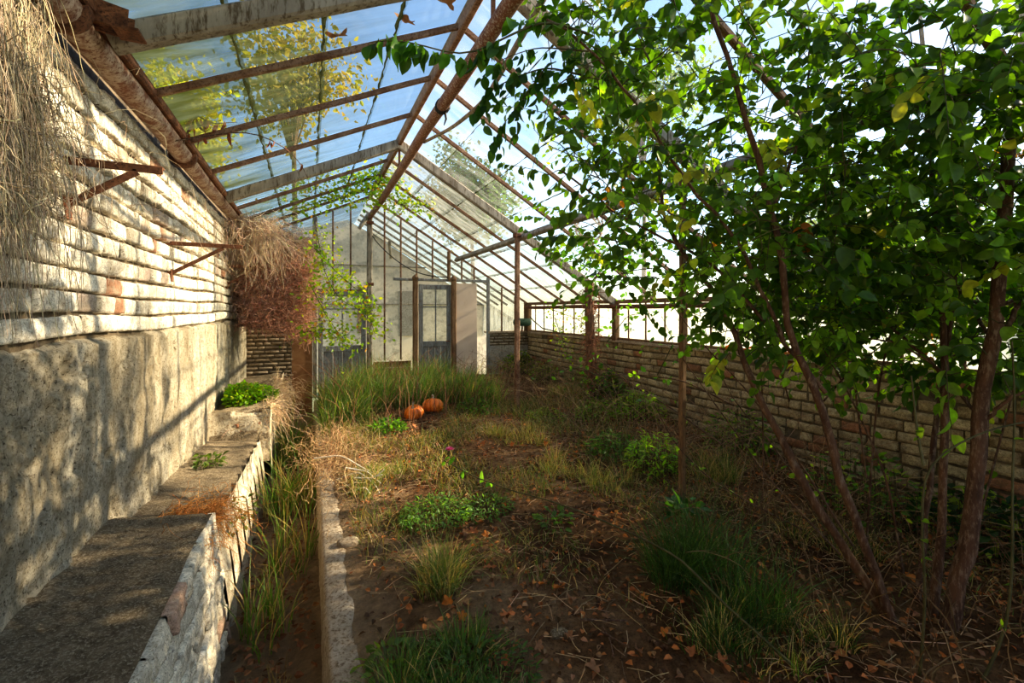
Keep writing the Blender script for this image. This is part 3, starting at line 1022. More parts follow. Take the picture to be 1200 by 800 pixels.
# ------------------------------------------------------------------ building beyond the gable
mb = MB()
Yb = 12.6
V = [(-2.2, Yb, -.3), (7.5, Yb, -.3), (7.5, Yb, .9), (5.5, Yb, 1.3), (3.45, Yb, 2.40), (1.556, Yb, 3.56), (.9, Yb, 3.9), (-2.2, Yb, 3.1)]
mb.add(V, np.array([[0, 1, 2, 3, 4, 5, 6, 7]]))
V2 = [(a, Yb + .3, c) for a, b, c in V]
for i in range(8):
    j = (i + 1) % 8
    mb.add([V[i], V[j], V2[j], V2[i]], np.array([[0, 1, 2, 3]]))
t = thing('neighbour_building', 'cream rendered building wall seen through the far gable glass', 'building', (2, Yb, 0))
mb.build('wall', M['white_wall'], t)
for (x0, x1, z0, z1, m_) in ((2.2, 2.6, .9, 2.1, 'render'), (1.15, 1.35, 1.0, 2.2, 'wood_red')):
    mb = MB(); add_box(mb, (x0, Yb - .03, z0), (x1, Yb + .02, z1)); f = mb.build('window', M[m_], t)
    mb = MB(); add_box(mb, (x0 - .05, Yb - .05, z0 - .05), (x0, Yb, z1 + .05)); add_box(mb, (x1, Yb - .05, z0 - .05), (x1 + .05, Yb, z1 + .05)); add_box(mb, (x0, Yb - .05, z1), (x1, Yb, z1 + .05)); mb.build('frame', M['wood_red'], f)
for k in range(0):
    mb = MB(); x = 1.2 + k * 1.25
    add_beam(mb, (x, YE + .3, roofz(min(x, 4.5)) - .25), (x - .5, Yb, roofz(min(x, 4.5)) - .1), .05, .07)
    mb.build('rafter', M['wood_grey'], t)
mb = MB(); add_beam(mb, (1.4, Yb - .05, 3.68), (5.5, Yb - .05, 1.32), .10, .07); mb.build('verge_board', M['wood_grey'], t)
mb = MB()
for k in range(7):
    t0, t1 = k / 7, (k + 1) / 7 + .01
    a = np.array([XR, 0, ZR]) * (1 - t0) + np.array([XE, 0, ZE]) * t0; b = np.array([XR, 0, ZR]) * (1 - t1) + np.array([XE, 0, ZE]) * t1
    mb.add([(a[0], YE + .04, a[2]), (a[0], Yb, a[2]), (b[0], Yb, b[2] + .01), (b[0], YE + .04, b[2] + .01)], np.array([[0, 1, 2, 3]]))
mb.add([(XR, YE + .04, ZR), (XR, Yb, ZR), (XL - 1, Yb, ZL - .4), (XL - 1, YE + .04, ZL - .4)], np.array([[0, 1, 2, 3]]))
mb.add([(XE + .05, YE + .25, .9), (XE + .05, Yb, .9), (XE + .05, Yb, ZE), (XE + .05, YE + .25, ZE)], np.array([[0, 1, 2, 3]]))
mb.build('glass_roof', M['glass_milky'], t)
mb = MB()
for zz_ in (1.75, 2.75): add_beam(mb, (-2, Yb - .02, zz_), (3.0 if zz_ > 2 else 4.8, Yb - .02, zz_), .03, .03)
mb.build('wall_batten', M['wood_grey'], t)
for y0 in (YE + .6, YE + 1.2, YE + 1.8, YE + 2.4):
    mb = MB(); add_beam(mb, (XR, y0, ZR - .03), (XE, y0, ZE - .03), .035, .05); mb.build('roof_bar', M['wood_grey'], t)
mb = MB(); add_beam(mb, (XR + .4, YE + .1, 2.95), (XR + .9, Yb, 3.0), .06, .08); mb.build('tie_beam', M['wood_grey'], t)

mb = MB()
add_box(mb, (-60, -40, -.62), (90, 90, -.60))
o = struct('outside_ground', mb, M['outer_ground'])

# ================================================================== VEGETATION
G_DARK = (.052, .115, .014); G_MID = (.095, .19, .022); G_LIME = (.19, .34, .04); G_YEL = (.38, .42, .06)


def tree_leaves(mb, start, end, n, size, col, sag=.12, tmpl=LEAF, droop=.7):
    """leaves alternate along a twig and hang from it"""
    t = np.linspace(.12, 1, n)
    P = start[None] + (end - start)[None] * t[:, None]
    P[:, 2] -= sag * t ** 2 * np.linalg.norm(end - start)
    d = norm(end - start)
    side = norm(np.cross(d, (0, 0, 1.)) + 1e-6)
    sgn = np.where(np.arange(n) % 2 == 0, 1, -1)[:, None]
    ax = norm(d[None] * .5 + side[None] * sgn * .75 + np.array([0, 0, -droop])[None] + rng.normal(0, .28, (n, 3)))
    nr = norm(np.array([0, 0, 1.])[None] * .7 + rng.normal(0, .55, (n, 3)))
    place(mb, tmpl[0], tmpl[1], P, ax, nr, size * rng.uniform(.65, 1.2, n), jitcol(col, n, .35, .12))


def limb_path(pts, nn=14):
    """smooth path through (px, py, depth) or xyz points"""
    P = np.array(pts, float)
    s = np.concatenate([[0], np.cumsum(np.linalg.norm(np.diff(P, axis=0), axis=1))])
    u = np.linspace(0, s[-1], nn)
    Q = np.stack([np.interp(u, s, P[:, i]) for i in range(3)], 1)
    for _ in range(2):
        Q[1:-1] = (Q[:-2] + 2 * Q[1:-1] + Q[2:]) / 4
    return Q


def shrub(name, label, limbs, clusters, base, leaf_size, colsel, tw=.30, nleaf=(7, 12), bark='bark', twigbark='bark_dark'):
    t = thing(name, label, 'shrub', base)
    allp, allr = [], []
    for pts, r0, r1 in limbs:
        Q = limb_path(pts, 22)
        Q += rng.normal(0, .004, Q.shape)
        R = np.linspace(r0, r1, len(Q)) * (1 + rng.uniform(-.07, .07, len(Q)))
        mb = MB(); add_tube(mb, Q, R, 12)
        mb.build('stem', M[bark], t, smooth=True)
        allp.append(Q); allr.append(R)
    S = np.concatenate(allp); SR_ = np.concatenate(allr)
    tb, lf = MB(), MB()
    nodes = [S[i] for i in range(len(S)) if S[i][2] > 1.1]
    nodes = np.array(nodes)
    order = np.argsort([np.min(np.linalg.norm(nodes - c, axis=1)) for c in clusters])
    P4, R4 = [], []
    for i in order:
        c = clusters[i]
        dd = np.linalg.norm(nodes - c, axis=1) + .35 * np.maximum(0, nodes[:, 2] - c[2] + .05)
        j = int(np.argmin(dd)); a = nodes[j]
        L = np.linalg.norm(c - a)
        if L > .06:
            m1 = a + (c - a) * .35 + np.array([0, 0, .10 * L]) + rng.normal(0, .03 * L, 3)
            m2 = a + (c - a) * .7 + np.array([0, 0, .08 * L]) + rng.normal(0, .03 * L, 3)
            q = limb_path([a, m1, m2, c], 6)
            r = min(.0075, .0022 + .006 * L)
            P4.append(q); R4.append(np.linspace(r, r * .5, 6))
            nodes = np.vstack([nodes, q[2:]])
        d = norm(norm(c - a) * .9 + rng.normal(0, .5, 3) + np.array([0, 0, .05]))
        ln = tw * rng.uniform(.7, 1.3)
        e = c + d * ln
        if e[2] > roofz(e[0]) - .15: e[2] = roofz(e[0]) - .15
        if c[2] > roofz(c[0]) - .12: continue
        if e[0] > XE - .12: e[0] = XE - .12
        sg = .12
        tt = np.linspace(0, 1, 6)
        q = c[None] + (e - c)[None] * tt[:, None]; q[:, 2] -= sg * tt ** 2 * ln
        P4.append(q); R4.append(np.linspace(.0022, .001, 6))
        nl = int(rng.integers(*nleaf))
        tree_leaves(lf, c, e, nl, leaf_size * rng.uniform(.8, 1.15), colsel(c), sg)
    V, F = vtube(np.array(P4), np.array(R4), 5); tb.add(V, F)
    tb.build('twigs', M[twigbark], t, smooth=True)
    lf.build('foliage', M['leaf'], t, smooth=True)
    return t


def px(*a):
    return [at(*q) for q in a]


def leafcol(c):
    k = rng.random()
    if k < .05: return G_YEL
    if k < .06: return (.40, .16, .03)
    if k < .28: return G_LIME
    if k < .66: return G_MID
    return G_DARK


def cloud(n, boxes):
    """cluster points, drawn from boxes (px0, px1, py0, py1, d0, d1, weight)"""
    w = np.array([b[6] for b in boxes], float); w /= w.sum()
    out = []
    while len(out) < n:
        b = boxes[rng.choice(len(boxes), p=w)]
        p = at(rng.uniform(b[0], b[1]), rng.uniform(b[2], b[3]), rng.uniform(b[4], b[5]))
        if p[2] < roofz(p[0]) - .14 and p[0] < XE - .18:
            out.append(p)
    return out


# the big multi-stemmed shrub on the right: leaning left stems
base1 = on_ground(1050, 742, .03)
d0 = 2.28
limbs1 = [
    (px((1050, 746, 2.28), (1022, 690, 2.30), (985, 640, 2.34), (930, 545, 2.40), (894, 479, 2.46), (864, 395, 2.52), (836, 335, 2.60), (794, 297, 2.66), (776, 250, 2.70), (770, 170, 2.75)), .024, .008),
    (px((1052, 742, 2.26), (1015, 640, 2.24), (985, 570, 2.24), (968, 500, 2.25), (965, 460, 2.25), (940, 430, 2.26), (917, 400, 2.26), (922, 353, 2.24), (918, 300, 2.22), (905, 250, 2.2), (885, 170, 2.18), (860, 100, 2.16), (832, 0, 2.12), (815, -60, 2.1)), .023, .009),
    (px((965, 460, 2.26), (945, 425, 2.30), (905, 390, 2.4), (870, 345, 2.5), (825, 300, 2.55), (740, 262, 2.6), (660, 200, 2.5)), .011, .005),
    (px((917, 400, 2.27), (890, 330, 2.3), (850, 260, 2.3), (800, 210, 2.25), (745, 120, 2.15), (700, 60, 2.05), (640, 20, 1.9)), .010, .005),
    (px((905, 250, 2.2), (935, 170, 2.3), (950, 90, 2.4), (945, 0, 2.5)), .008, .004),
]
cl1 = cloud(580, [(690, 900, -60, 300, 1.9, 3.4, 5), (640, 760, -30, 210, 1.9, 3.2, 1.6), (700, 860, 200, 350, 2.4, 4.2, 1.6), (860, 1010, -60, 340, 1.9, 3.0, 3), (640, 740, 240, 330, 3.6, 4.6, .5), (800, 960, 300, 400, 2.2, 3.2, .8), (820, 1000, 290, 415, 2.4, 3.8, 1.6)])
shrub('leafy_shrub', 'tall leafy shrub whose two reddish stems lean left in front of the wall', limbs1, cl1, base1, .066, leafcol)

base2 = on_ground(1085, 745, .03)
limbs2 = [
    (px((1088, 745, 2.32), (1104, 640, 2.36), (1108, 540, 2.4), (1110, 430, 2.44), (1102, 330, 2.48), (1092, 220, 2.5), (1085, 100, 2.5), (1075, -20, 2.5)), .022, .009),
    (px((1070, 742, 2.4), (1082, 640, 2.5), (1092, 540, 2.56), (1105, 450, 2.6), (1120, 330, 2.6), (1118, 200, 2.6), (1130, 80, 2.6)), .017, .007),
    (px((1104, 440, 2.46), (1060, 395, 2.6), (1010, 360, 2.8), (980, 300, 3.0), (965, 220, 3.1)), .010, .004),
]
cl2 = cloud(560, [(960, 1160, -60, 330, 2.1, 3.4, 5), (900, 1120, 200, 400, 2.3, 4.0, 4), (1000, 1180, 60, 300, 3.0, 4.4, 2), (960, 1130, 320, 440, 2.5, 3.6, 1.4)])
shrub('leafy_shrub', 'dense dark leafy shrub with straight twin stems, second from the right edge', limbs2, cl2, base2, .066, leafcol)

base3 = on_ground(1112, 750, .03)
limbs3 = [
    (px((1108, 752, 2.2), (1125, 680, 2.2), (1140, 600, 2.2), (1143, 530, 2.2), (1146, 470, 2.2), (1166, 410, 2.18), (1171, 350, 2.16), (1172, 280, 2.14), (1182, 180, 2.12), (1194, 60, 2.1), (1205, -50, 2.1)), .036, .020),
    (px((1168, 400, 2.18), (1200, 350, 2.25), (1240, 290, 2.3), (1270, 200, 2.35)), .012, .006),
    (px((1146, 500, 2.2), (1180, 470, 2.1), (1230, 440, 2.0), (1270, 425, 1.95)), .009, .004),
    (px((1168, 405, 2.18), (1130, 350, 2.5), (1100, 300, 2.8), (1060, 230, 3.0)), .009, .004),
]
cl3 = cloud(520, [(1120, 1330, -80, 320, 1.9, 3.2, 5), (1000, 1250, -80, 150, 1.7, 2.6, 2.2), (1100, 1330, 180, 440, 2.0, 3.8, 4), (1230, 1500, -80, 450, 1.8, 3.0, 3)])
shrub('leafy_shrub', 'thick curved trunk shrub at the right edge with foliage up to the roof', limbs3, cl3, base3, .070, leafcol)

# branch with large leaves reaching left across the ridge, and hanging sprays
def hanging_branch(name, label, limbs, seeds, size, colf, droop=.9, nl=(9, 12), base=None):
    t = thing(name, label, 'branch', base if base is not None else limbs[0][0][0])
    st = MB()
    for pts, r0, r1 in limbs:
        Q = limb_path(pts, 16); add_tube(st, Q, np.linspace(r0, r1, 16), 7)
    st.build('stem', M['bark_dark'], t, smooth=True)
    lf = MB()
    for a, b in seeds:
        add = tree_leaves(lf, a, b, int(rng.integers(*nl)), size, colf(a), .1, LEAF, droop)
    lf.build('foliage', M['leaf'], t, smooth=True)
    return t
l1 = px((690, 40, 1.95), (640, 22, 1.85), (590, 45, 1.75), (545, 68, 1.68), (500, 55, 1.62), (465, 42, 1.58), (432, 50, 1.55))
sd = []
for i in range(len(l1) - 1):
    sd.append((l1[i], l1[i + 1]))
sd += [(l1[2], at(560, 60, 1.7)), (l1[1], at(600, 20, 1.8)), (l1[4], at(470, 60, 1.6))]
hanging_branch('overhead_branch', 'leafy branch reaching left across the ridge with large drooping leaves', [(l1, .006, .0015)], sd, .072, lambda c: (.06, .15, .025) if rng.random() < .7 else G_MID, 1.2, (6, 9))
l2 = px((690, 90, 2.1), (640, 78, 2.15), (600, 92, 2.2), (570, 108, 2.25), (556, 130, 2.25))
l3 = px((640, 78, 2.15), (610, 120, 2.2), (590, 145, 2.2), (575, 172, 2.2))
l4 = px((690, 60, 2.0), (630, 55, 2.1), (585, 70, 2.1), (565, 90, 2.2))
sd = []
for l in (l2, l3, l4):
    for i in range(len(l) - 1): sd.append((l[i], l[i + 1])); sd.append((l[i] + (0, 0, -.02), l[i + 1] + (.05, 0, -.05)))
hanging_branch('overhead_branch', 'dark leafy spray hanging below the red-brown ridge pole', [(l2, .005, .0015), (l3, .004, .001), (l4, .004, .001)], sd, .06, lambda c: (.04, .11, .02), 1.2, (5, 8))

# vine with lime leaves along the left slope near the gable, and hanging sprays in front of the left door
def spray(name, label, lines, size, colf, per=26, spread=.16, mat='leaf'):
    t = thing(name, label, 'vine', lines[0][0])
    st, lf = MB(), MB()
    for l in lines:
        Q = limb_path(l, 16); add_tube(st, Q, np.linspace(.007, .002, 16), 6)
        n = int(per * np.linalg.norm(np.diff(Q, axis=0), axis=1).sum() * 6)
        idx = rng.uniform(0, 14.99, n); i0 = idx.astype(int); f = (idx - i0)[:, None]
        P = Q[i0] * (1 - f) + Q[i0 + 1] * f
        off = rng.normal(0, spread, (n, 3)) * (1, 1, .8)
        P2 = P + off; P2[:, 0] = np.minimum(P2[:, 0], XE - .12); P2[:, 1] = np.minimum(P2[:, 1], YE - .15)
        q = np.stack([P, P + off * .5 + (0, 0, .02), P2], 1)[::4]
        V, F = vtube(q, .0016, 3); st.add(V, F)
        place(lf, SMALL[0], SMALL[1], P2, rand_unit(n) * (1, 1, .6) + (0, 0, -.4), rand_unit(n) + (0, 0, .6), size * rng.uniform(.6, 1.3, n),
              np.array([jitcol(colf(p), 1, .3, .1)[0] for p in P2]))
    st.build('stem', M['bark_dark'], t, smooth=True)
    lf.build('foliage', M[mat], t, smooth=True)
def vcol(p):
    k = rng.random()
    return (.42, .50, .05) if k < .45 else ((.22, .38, .05) if k < .92 else (.5, .25, .05))
spray('climbing_vine', 'lime-leaved climbing vine trailing under the roof by the far ridge', [
    px((318, 232, 7.2), (360, 215, 7.2), (405, 205, 7.4), (450, 215, 7.6), (492, 240, 7.8)),
    px((345, 245, 7.3), (390, 232, 7.3), (430, 222, 7.5), (480, 200, 7.6)),
    px((400, 236, 7.5), (440, 200, 7.5), (470, 190, 7.5)), px((430, 225, 7.6), (470, 240, 7.8), (500, 244, 7.8))], .07, vcol, 34, .13)
spray('climbing_vine', 'yellow-green vine spray hanging in front of the pale grey door', [
    px((370, 265, 6.9), (380, 320, 6.9), (400, 355, 6.8), (432, 365, 6.8), (440, 395, 6.8)),
    px((368, 290, 6.9), (395, 320, 6.8), (425, 345, 6.8), (440, 370, 6.8)),
    px((362, 330, 6.9), (385, 375, 6.8), (405, 400, 6.8)), px((350, 390, 6.7), (380, 385, 6.7), (415, 410, 6.7))], .065, vcol, 34, .12)
spray('climbing_vine', 'lime green spray of leaves poking in below the right roof glass', [
    px((760, 175, 3.9), (700, 165, 3.9), (650, 140, 3.9)), px((740, 200, 3.9), (690, 190, 3.9), (640, 170, 3.9), (625, 150, 3.9))], .05, lambda p: (.40, .48, .05) if rng.random() < .5 else G_LIME, 12, .06)
spray('climbing_vine', 'thin green vine growing over the far corner of the right wall', [
    px((650, 372, 8.5), (660, 400, 8.4), (668, 425, 8.3)), px((640, 360, 8.6), (680, 375, 8.2), (700, 395, 8.0))], .05, vcol, 18, .10)

# grey vine stem curving alongside the ridge pole
mb = MB()
P = limb_path([(1.12, 4.9, 3.38), (1.26, 4.3, 3.34), (1.36, 3.7, 3.36), (1.33, 3.1, 3.42), (1.30, 2.4, 3.5), (1.2, 1.9, 3.55)], 24)
add_tube(mb, P, np.linspace(.016, .024, 24), 10)
o = mb.build('bare_vine', M['wood_grey'], origin=tuple(P[0]), smooth=True)
tag(o, 'bare grey vine stem curving along the red-brown ridge pole', 'vine')

# dry twig with curled pods under left roof
t = thing('dry_branch', 'thin dead branch with curled brown pods under the left roof glass', 'branch', at(215, 170, 3.6))
mb = MB(); lf = MB()
for l in (px((205, 165, 3.4), (240, 160, 3.6), (290, 152, 3.8), (330, 168, 4.0), (358, 195, 4.2), (366, 230, 4.4)), px((215, 168, 3.5), (225, 140, 3.6), (240, 118, 3.7)), px((230, 135, 3.6), (250, 145, 3.7), (278, 143, 3.8))):
    Q = limb_path(l, 14); add_tube(mb, Q, np.linspace(.006, .002, 14), 6)
    n = 8
    for k in range(n):
        p = Q[int(rng.integers(2, 13))] + rng.normal(0, .01, 3)
        place(lf, LANCE[0], LANCE[1], [p], np.array([rng.normal(0, .35, 3) + (0, 0, -1)]), rand_unit(1), [rng.uniform(.06, .12)], jitcol((.22, .08, .045), 1))
mb.build('stem', M['bark'], t, smooth=True); lf.build('pods', M['litter'], t, smooth=True)

# ------------------------------------------------------------------ dry roots
def strands(mb, P0, length, n, M_=14, drift=.02, r=.0016, fall=(0, 0, -1), col=(.5, .4, .3), out=None, k=3, curl=.0):
    S = P0 + 0.0
    step = (length / M_)[:, None]
    P = np.zeros((n, M_, 3)); P[:, 0] = S
    vel = rng.normal(0, .35 if not curl else curl, (n, 3)) + (np.zeros(3) if out is None else np.asarray(out))
    for i in range(1, M_):
        vel = vel * .80 + rng.normal(0, drift, (n, 3)) * 10 * .12 + np.asarray(fall)[None] * .22
        P[:, i] = P[:, i - 1] + norm(vel) * step
    P[:, :, 0] = np.maximum(P[:, :, 0], XW + .035)
    V, F = vtube(P, np.full((n, M_), r) * np.linspace(1, .5, M_)[None], k)
    mb.add(V, F, np.repeat(jitcol(col, n, .4, .08), M_ * k, 0))

# curtain at the upper left, hung from the wall head over the near bricks
mb = MB()
n = 1900
P0 = np.stack([rng.uniform(XW + .04, XW + .13, n), rng.uniform(1.2, 2.38, n), rng.uniform(2.15, 2.95, n)], 1)
strands(mb, P0, rng.uniform(.3, .85, n), n, 14, .10, .0017, (0, 0, -1.5), (.50, .41, .29), curl=.2)
P0 = np.stack([rng.uniform(XW + .05, XW + .12, 420), rng.uniform(1.5, 2.55, 420), rng.uniform(2.0, 2.45, 420)], 1)
strands(mb, P0, rng.uniform(.15, .45, 420), 420, 14, .35, .0022, (0, 0, -.7), (.58, .49, .35), curl=.3)
o = mb.build('dry_root_curtain', M['dry'], origin=(XW + .1, 2.0, 2.9))
tag(o, 'thick curtain of pale dry roots hanging over the near end of the brick wall', 'roots', kind='stuff')
# shaggy root mass at the far end of the left wall
mb = MB()
n = 4600
yy_ = rng.uniform(7.7, 8.5, n); xx_ = XW + .05 + rng.uniform(0, 1, n) ** .8 * 1.05
zz_ = 2.92 - .22 * (xx_ - XW) ** 1.5 - rng.uniform(0, 1, n) ** 1.1 * 1.25
strands(mb, np.stack([xx_, yy_, zz_], 1), rng.uniform(.18, .65, n), n, 10, .45, .0034, (0, 0, -.8), (.66, .46, .37))
n = 3200
yy_ = rng.uniform(7.55, 7.9, n); xx_ = XW + .15 + rng.uniform(0, 1, n) * .95
zz_ = 2.55 - .25 * (xx_ - XW) ** 1.5 - rng.uniform(0, 1, n) * 1.2
strands(mb, np.stack([xx_, yy_, zz_], 1), rng.uniform(.10, .32, n), n, 8, 1.2, .004, (0, 0, -.25), (.70, .42, .32))
n = 1000
yy_ = rng.uniform(7.2, 8.2, n); xx_ = XW + .08 + rng.uniform(0, 1, n) * .5
strands(mb, np.stack([xx_, yy_, 2.85 + rng.uniform(-.15, .02, n)], 1), rng.uniform(.5, 1.3, n), n, 12, .3, .003, (0.05, 0, -1), (.82, .66, .52))
o = mb.build('hanging_root_mass', M['dry'], origin=(-.5, 8.0, 2.8))
tag(o, 'big shaggy reddish mass of dead vine roots at the far end of left wall', 'roots', kind='stuff')
# solid dark core so that it is dense
mb = MB()
nu, nv = 26, 22
V = []
for i in range(nu):
    for j in range(nv):
        a = i / (nu - 1); b = j / (nv - 1)
        x = XW + .03 + a * 1.0; z = 2.78 - .22 * a ** 1.5 - b * 1.45
        y = 8.35 - .35 * math.sin(math.pi * min(1, b * 1.1)) * math.sin(math.pi * min(1, a * .8 + .2)) + .12 * fbm(x * 4, z * 4, 2, 4)
        V.append((x, y, z + .06 * fbm(x * 5, 0, 9, 3)))
mb.add(V, quads_grid(nu, nv))
mb.build('matted_core', mat_noise('matted_roots', (.16, .09, .065), (.34, .21, .16), 14, .95, 1, .05, (.3, .2, .15), 60), o, smooth=True, origin=(-.5, 8.0, 2.8))
# loose strands down the bricks in the middle
mb = MB(); n = 160
P0 = np.stack([np.full(n, XW + .05), rng.choice([2.9, 3.6, 4.9, 5.6, 5.8, 6.4], n) + rng.normal(0, .15, n), rng.uniform(2.2, 2.72, n)], 1)
strands(mb, P0, rng.uniform(.3, 1.0, n), n, 14, .35, .0016, (0, 0, -.9), (.55, .45, .33))
o = mb.build('loose_roots', M['dry'], origin=(XW + .05, 4, 2.8))
tag(o, 'thin loose dry roots trailing down the whitewashed bricks', 'roots', kind='stuff')
# dead leaves tucked under pipe
# dry hanging tufts along ledge and pier
mb = MB(); n = 260
n = 700; P0 = np.stack([rng.uniform(-.50, -.44, n), rng.uniform(6.1, 8.5, n), rng.uniform(.38, .50, n)], 1)
strands(mb, P0, rng.uniform(.25, .8, n), n, 12, .3, .0022, (.02, 0, -1), (.60, .45, .30), out=(.5, 0, .2))
o = mb.build('hanging_dry_grass', M['dry'], origin=(-.46, 7, .45))
tag(o, 'straw-coloured dry grass trailing down the plastered pier into the trench', 'grass', kind='stuff')
mb = MB(); n = 420
P0 = np.stack([rng.uniform(-.85, -.52, n), rng.normal(3.45, .16, n), np.full(n, .30)], 1)
strands(mb, P0, rng.uniform(.15, .5, n), n, 12, .3, .0018, (.25, -.03, -.75), (.62, .30, .10), out=(.9, -.1, .5))
o = mb.build('hanging_dry_grass', M['dry'], origin=(-.5, 3.45, .35))
tag(o, 'rust-orange tuft of dry grass falling over the step in the ledge', 'grass')

# ------------------------------------------------------------------ grasses and weeds
def tuft(name, label, x, y, rad, n, h, w, col, lean=.45, group=None, z=None, mat='grass', cat='grass', kind=None, col2=None, frac=.2, bias=(0, 0), sx=1, sy=1):
    mb = MB()
    n = int(n * 1.7); w = w * .58
    r = rad * np.sqrt(rng.uniform(0, 1, n)) * rng.uniform(.5, 1.1, n); a = rng.uniform(0, 2 * math.pi, n)
    m_ = 7; ca = rng.uniform(0, 6.28, m_); cr = rad * rng.uniform(.2, 1.0, m_); ch_ = rng.uniform(.45, 1.15, m_)
    ci = rng.integers(0, m_, n); rr_ = r * .45
    bx = x + (cr[ci] * np.cos(ca[ci]) + rr_ * np.cos(a)) * sx; by = y + (cr[ci] * np.sin(ca[ci]) + rr_ * np.sin(a)) * sy
    h = h * ch_[ci]
    bz = np.array([(gz(p, q) if z is None else z) for p, q in zip(bx, by)]) - .015
    out = np.stack([np.cos(a), np.sin(a)], 1) * (r / rad)[:, None] * lean + rng.normal(0, lean * .45, (n, 2)) + np.array(bias)
    c = jitcol(col, n, .35, .12)
    if col2 is not None:
        k = rng.random(n) < frac; c[k] = jitcol(col2, int(k.sum()), .3, .1)
    blades(mb, np.stack([bx, by, bz], 1), h * rng.uniform(.45, 1.1, n), w, out, c, 5)
    zz = gz(x, y) if z is None else z
    o = mb.build(name, M[mat], origin=(x, y, zz))
    return tag(o, label, cat, group, kind)

STRAW = (.50, .38, .20)
GG = (.12, .215, .065); GB = (.10, .24, .06); GD = (.06, .15, .03)
# tall stand before the gable
mb = MB(); n = 13000
bx = rng.uniform(.15, 2.75, n); by = rng.uniform(5.9, 8.7, n)
keep = (by > 6.1 + .3 * np.sin(bx * 3)) & ~((bx > .75) & (bx < 2.1) & (by < 6.85)) & ~((bx > 1.3) & (by < 6.6))
bx, by = bx[keep], by[keep]; n = len(bx)
bz = np.array([gz(p, q) for p, q in zip(bx, by)]) - .02
c = jitcol(GG, n, .4, .12); k = rng.random(n) < .22; c[k] = jitcol(STRAW, int(k.sum()), .3); k = rng.random(n) < .3; c[k] = jitcol((.22, .31, .09), int(k.sum()))
hh = .80 * rng.uniform(.35, 1.1, n) * np.array([.85 + .55 * noise.noise((p * 1.7, q * 1.7, 60)) for p, q in zip(bx, by)]) * (1 - .25 * (bx > 2.3))
blades(mb, np.stack([bx, by, bz], 1), hh, .008, rng.normal(0, .42, (n, 2)) + (.12, -.15), c, 5, .5)
o = mb.build('tall_grass', M['grass'], origin=(1.4, 7.2, .1))
tag(o, 'dense stand of tall green grass in front of the doors', 'grass', kind='stuff')
# arching reddish seed stems
def stems(name, label, x0, x1, y0, y1, n, h, col, r=.003, z=None, lean=.3, kind='stuff', cat='weeds'):
    mb = MB(); tt = np.linspace(0, 1, 9)
    bx = rng.uniform(x0, x1, n); by = rng.uniform(y0, y1, n)
    bz = np.array([(gz(p, q) if z is None else z) for p, q in zip(bx, by)]) - .02
    hh = h * rng.uniform(.4, 1.1, n); L = rng.normal(0, lean, (n, 2))
    P = np.zeros((n, 9, 3))
    P[:, :, 0] = bx[:, None] + L[:, :1] * hh[:, None] * tt ** 1.8 + rng.normal(0, .006, (n, 9))
    P[:, :, 1] = by[:, None] + L[:, 1:] * hh[:, None] * tt ** 1.8 + rng.normal(0, .006, (n, 9))
    P[:, :, 2] = bz[:, None] + hh[:, None] * (tt - .2 * tt ** 3)
    P[:, :, 0] = np.clip(P[:, :, 0], -9, XE - .07)
    V, F = vtube(P, np.full((n, 9), r) * np.linspace(1, .5, 9)[None], 3)
    mb.add(V, F, np.repeat(jitcol(col, n, .35), 27, 0))
    o = mb.build(name, M['dry'], origin=((x0 + x1) / 2, (y0 + y1) / 2, 0.05 if z is None else z))
    return tag(o, label, cat, kind=kind)
stems('dry_stalks', 'thin red-brown dead stalks standing among the tall grass', .2, 2.9, 6.0, 8.6, 330, .9, (.33, .17, .10), .004)
stems('dry_stalks', 'tangle of pale dead stalks along the foot of the right wall', 2.9, 4.4, 2.0, 8.8, 520, .75, (.38, .26, .16), .0035, lean=.7)
stems('dry_stalks', 'dark dead stalks and grass around the shrub trunks', 2.0, 4.3, .7, 2.4, 260, .5, (.24, .16, .09), .003, lean=.6)

# straw clump at the trench edge
mb = MB()
n = 900
P0 = np.stack([rng.normal(.28, .16, n), rng.normal(5.2, .55, n), rng.uniform(.02, .12, n)], 1)
strands(mb, P0, rng.uniform(.15, .5, n), n, 9, .6, .0024, (0, 0, -.25), (.55, .38, .22), out=(0, -.1, .9))
o = mb.build('dead_grass_heap', M['dry'], origin=(.28, 5.2, .02))
tag(o, 'tangled heap of straw-coloured dead grass by the trench edge', 'grass', kind='stuff')

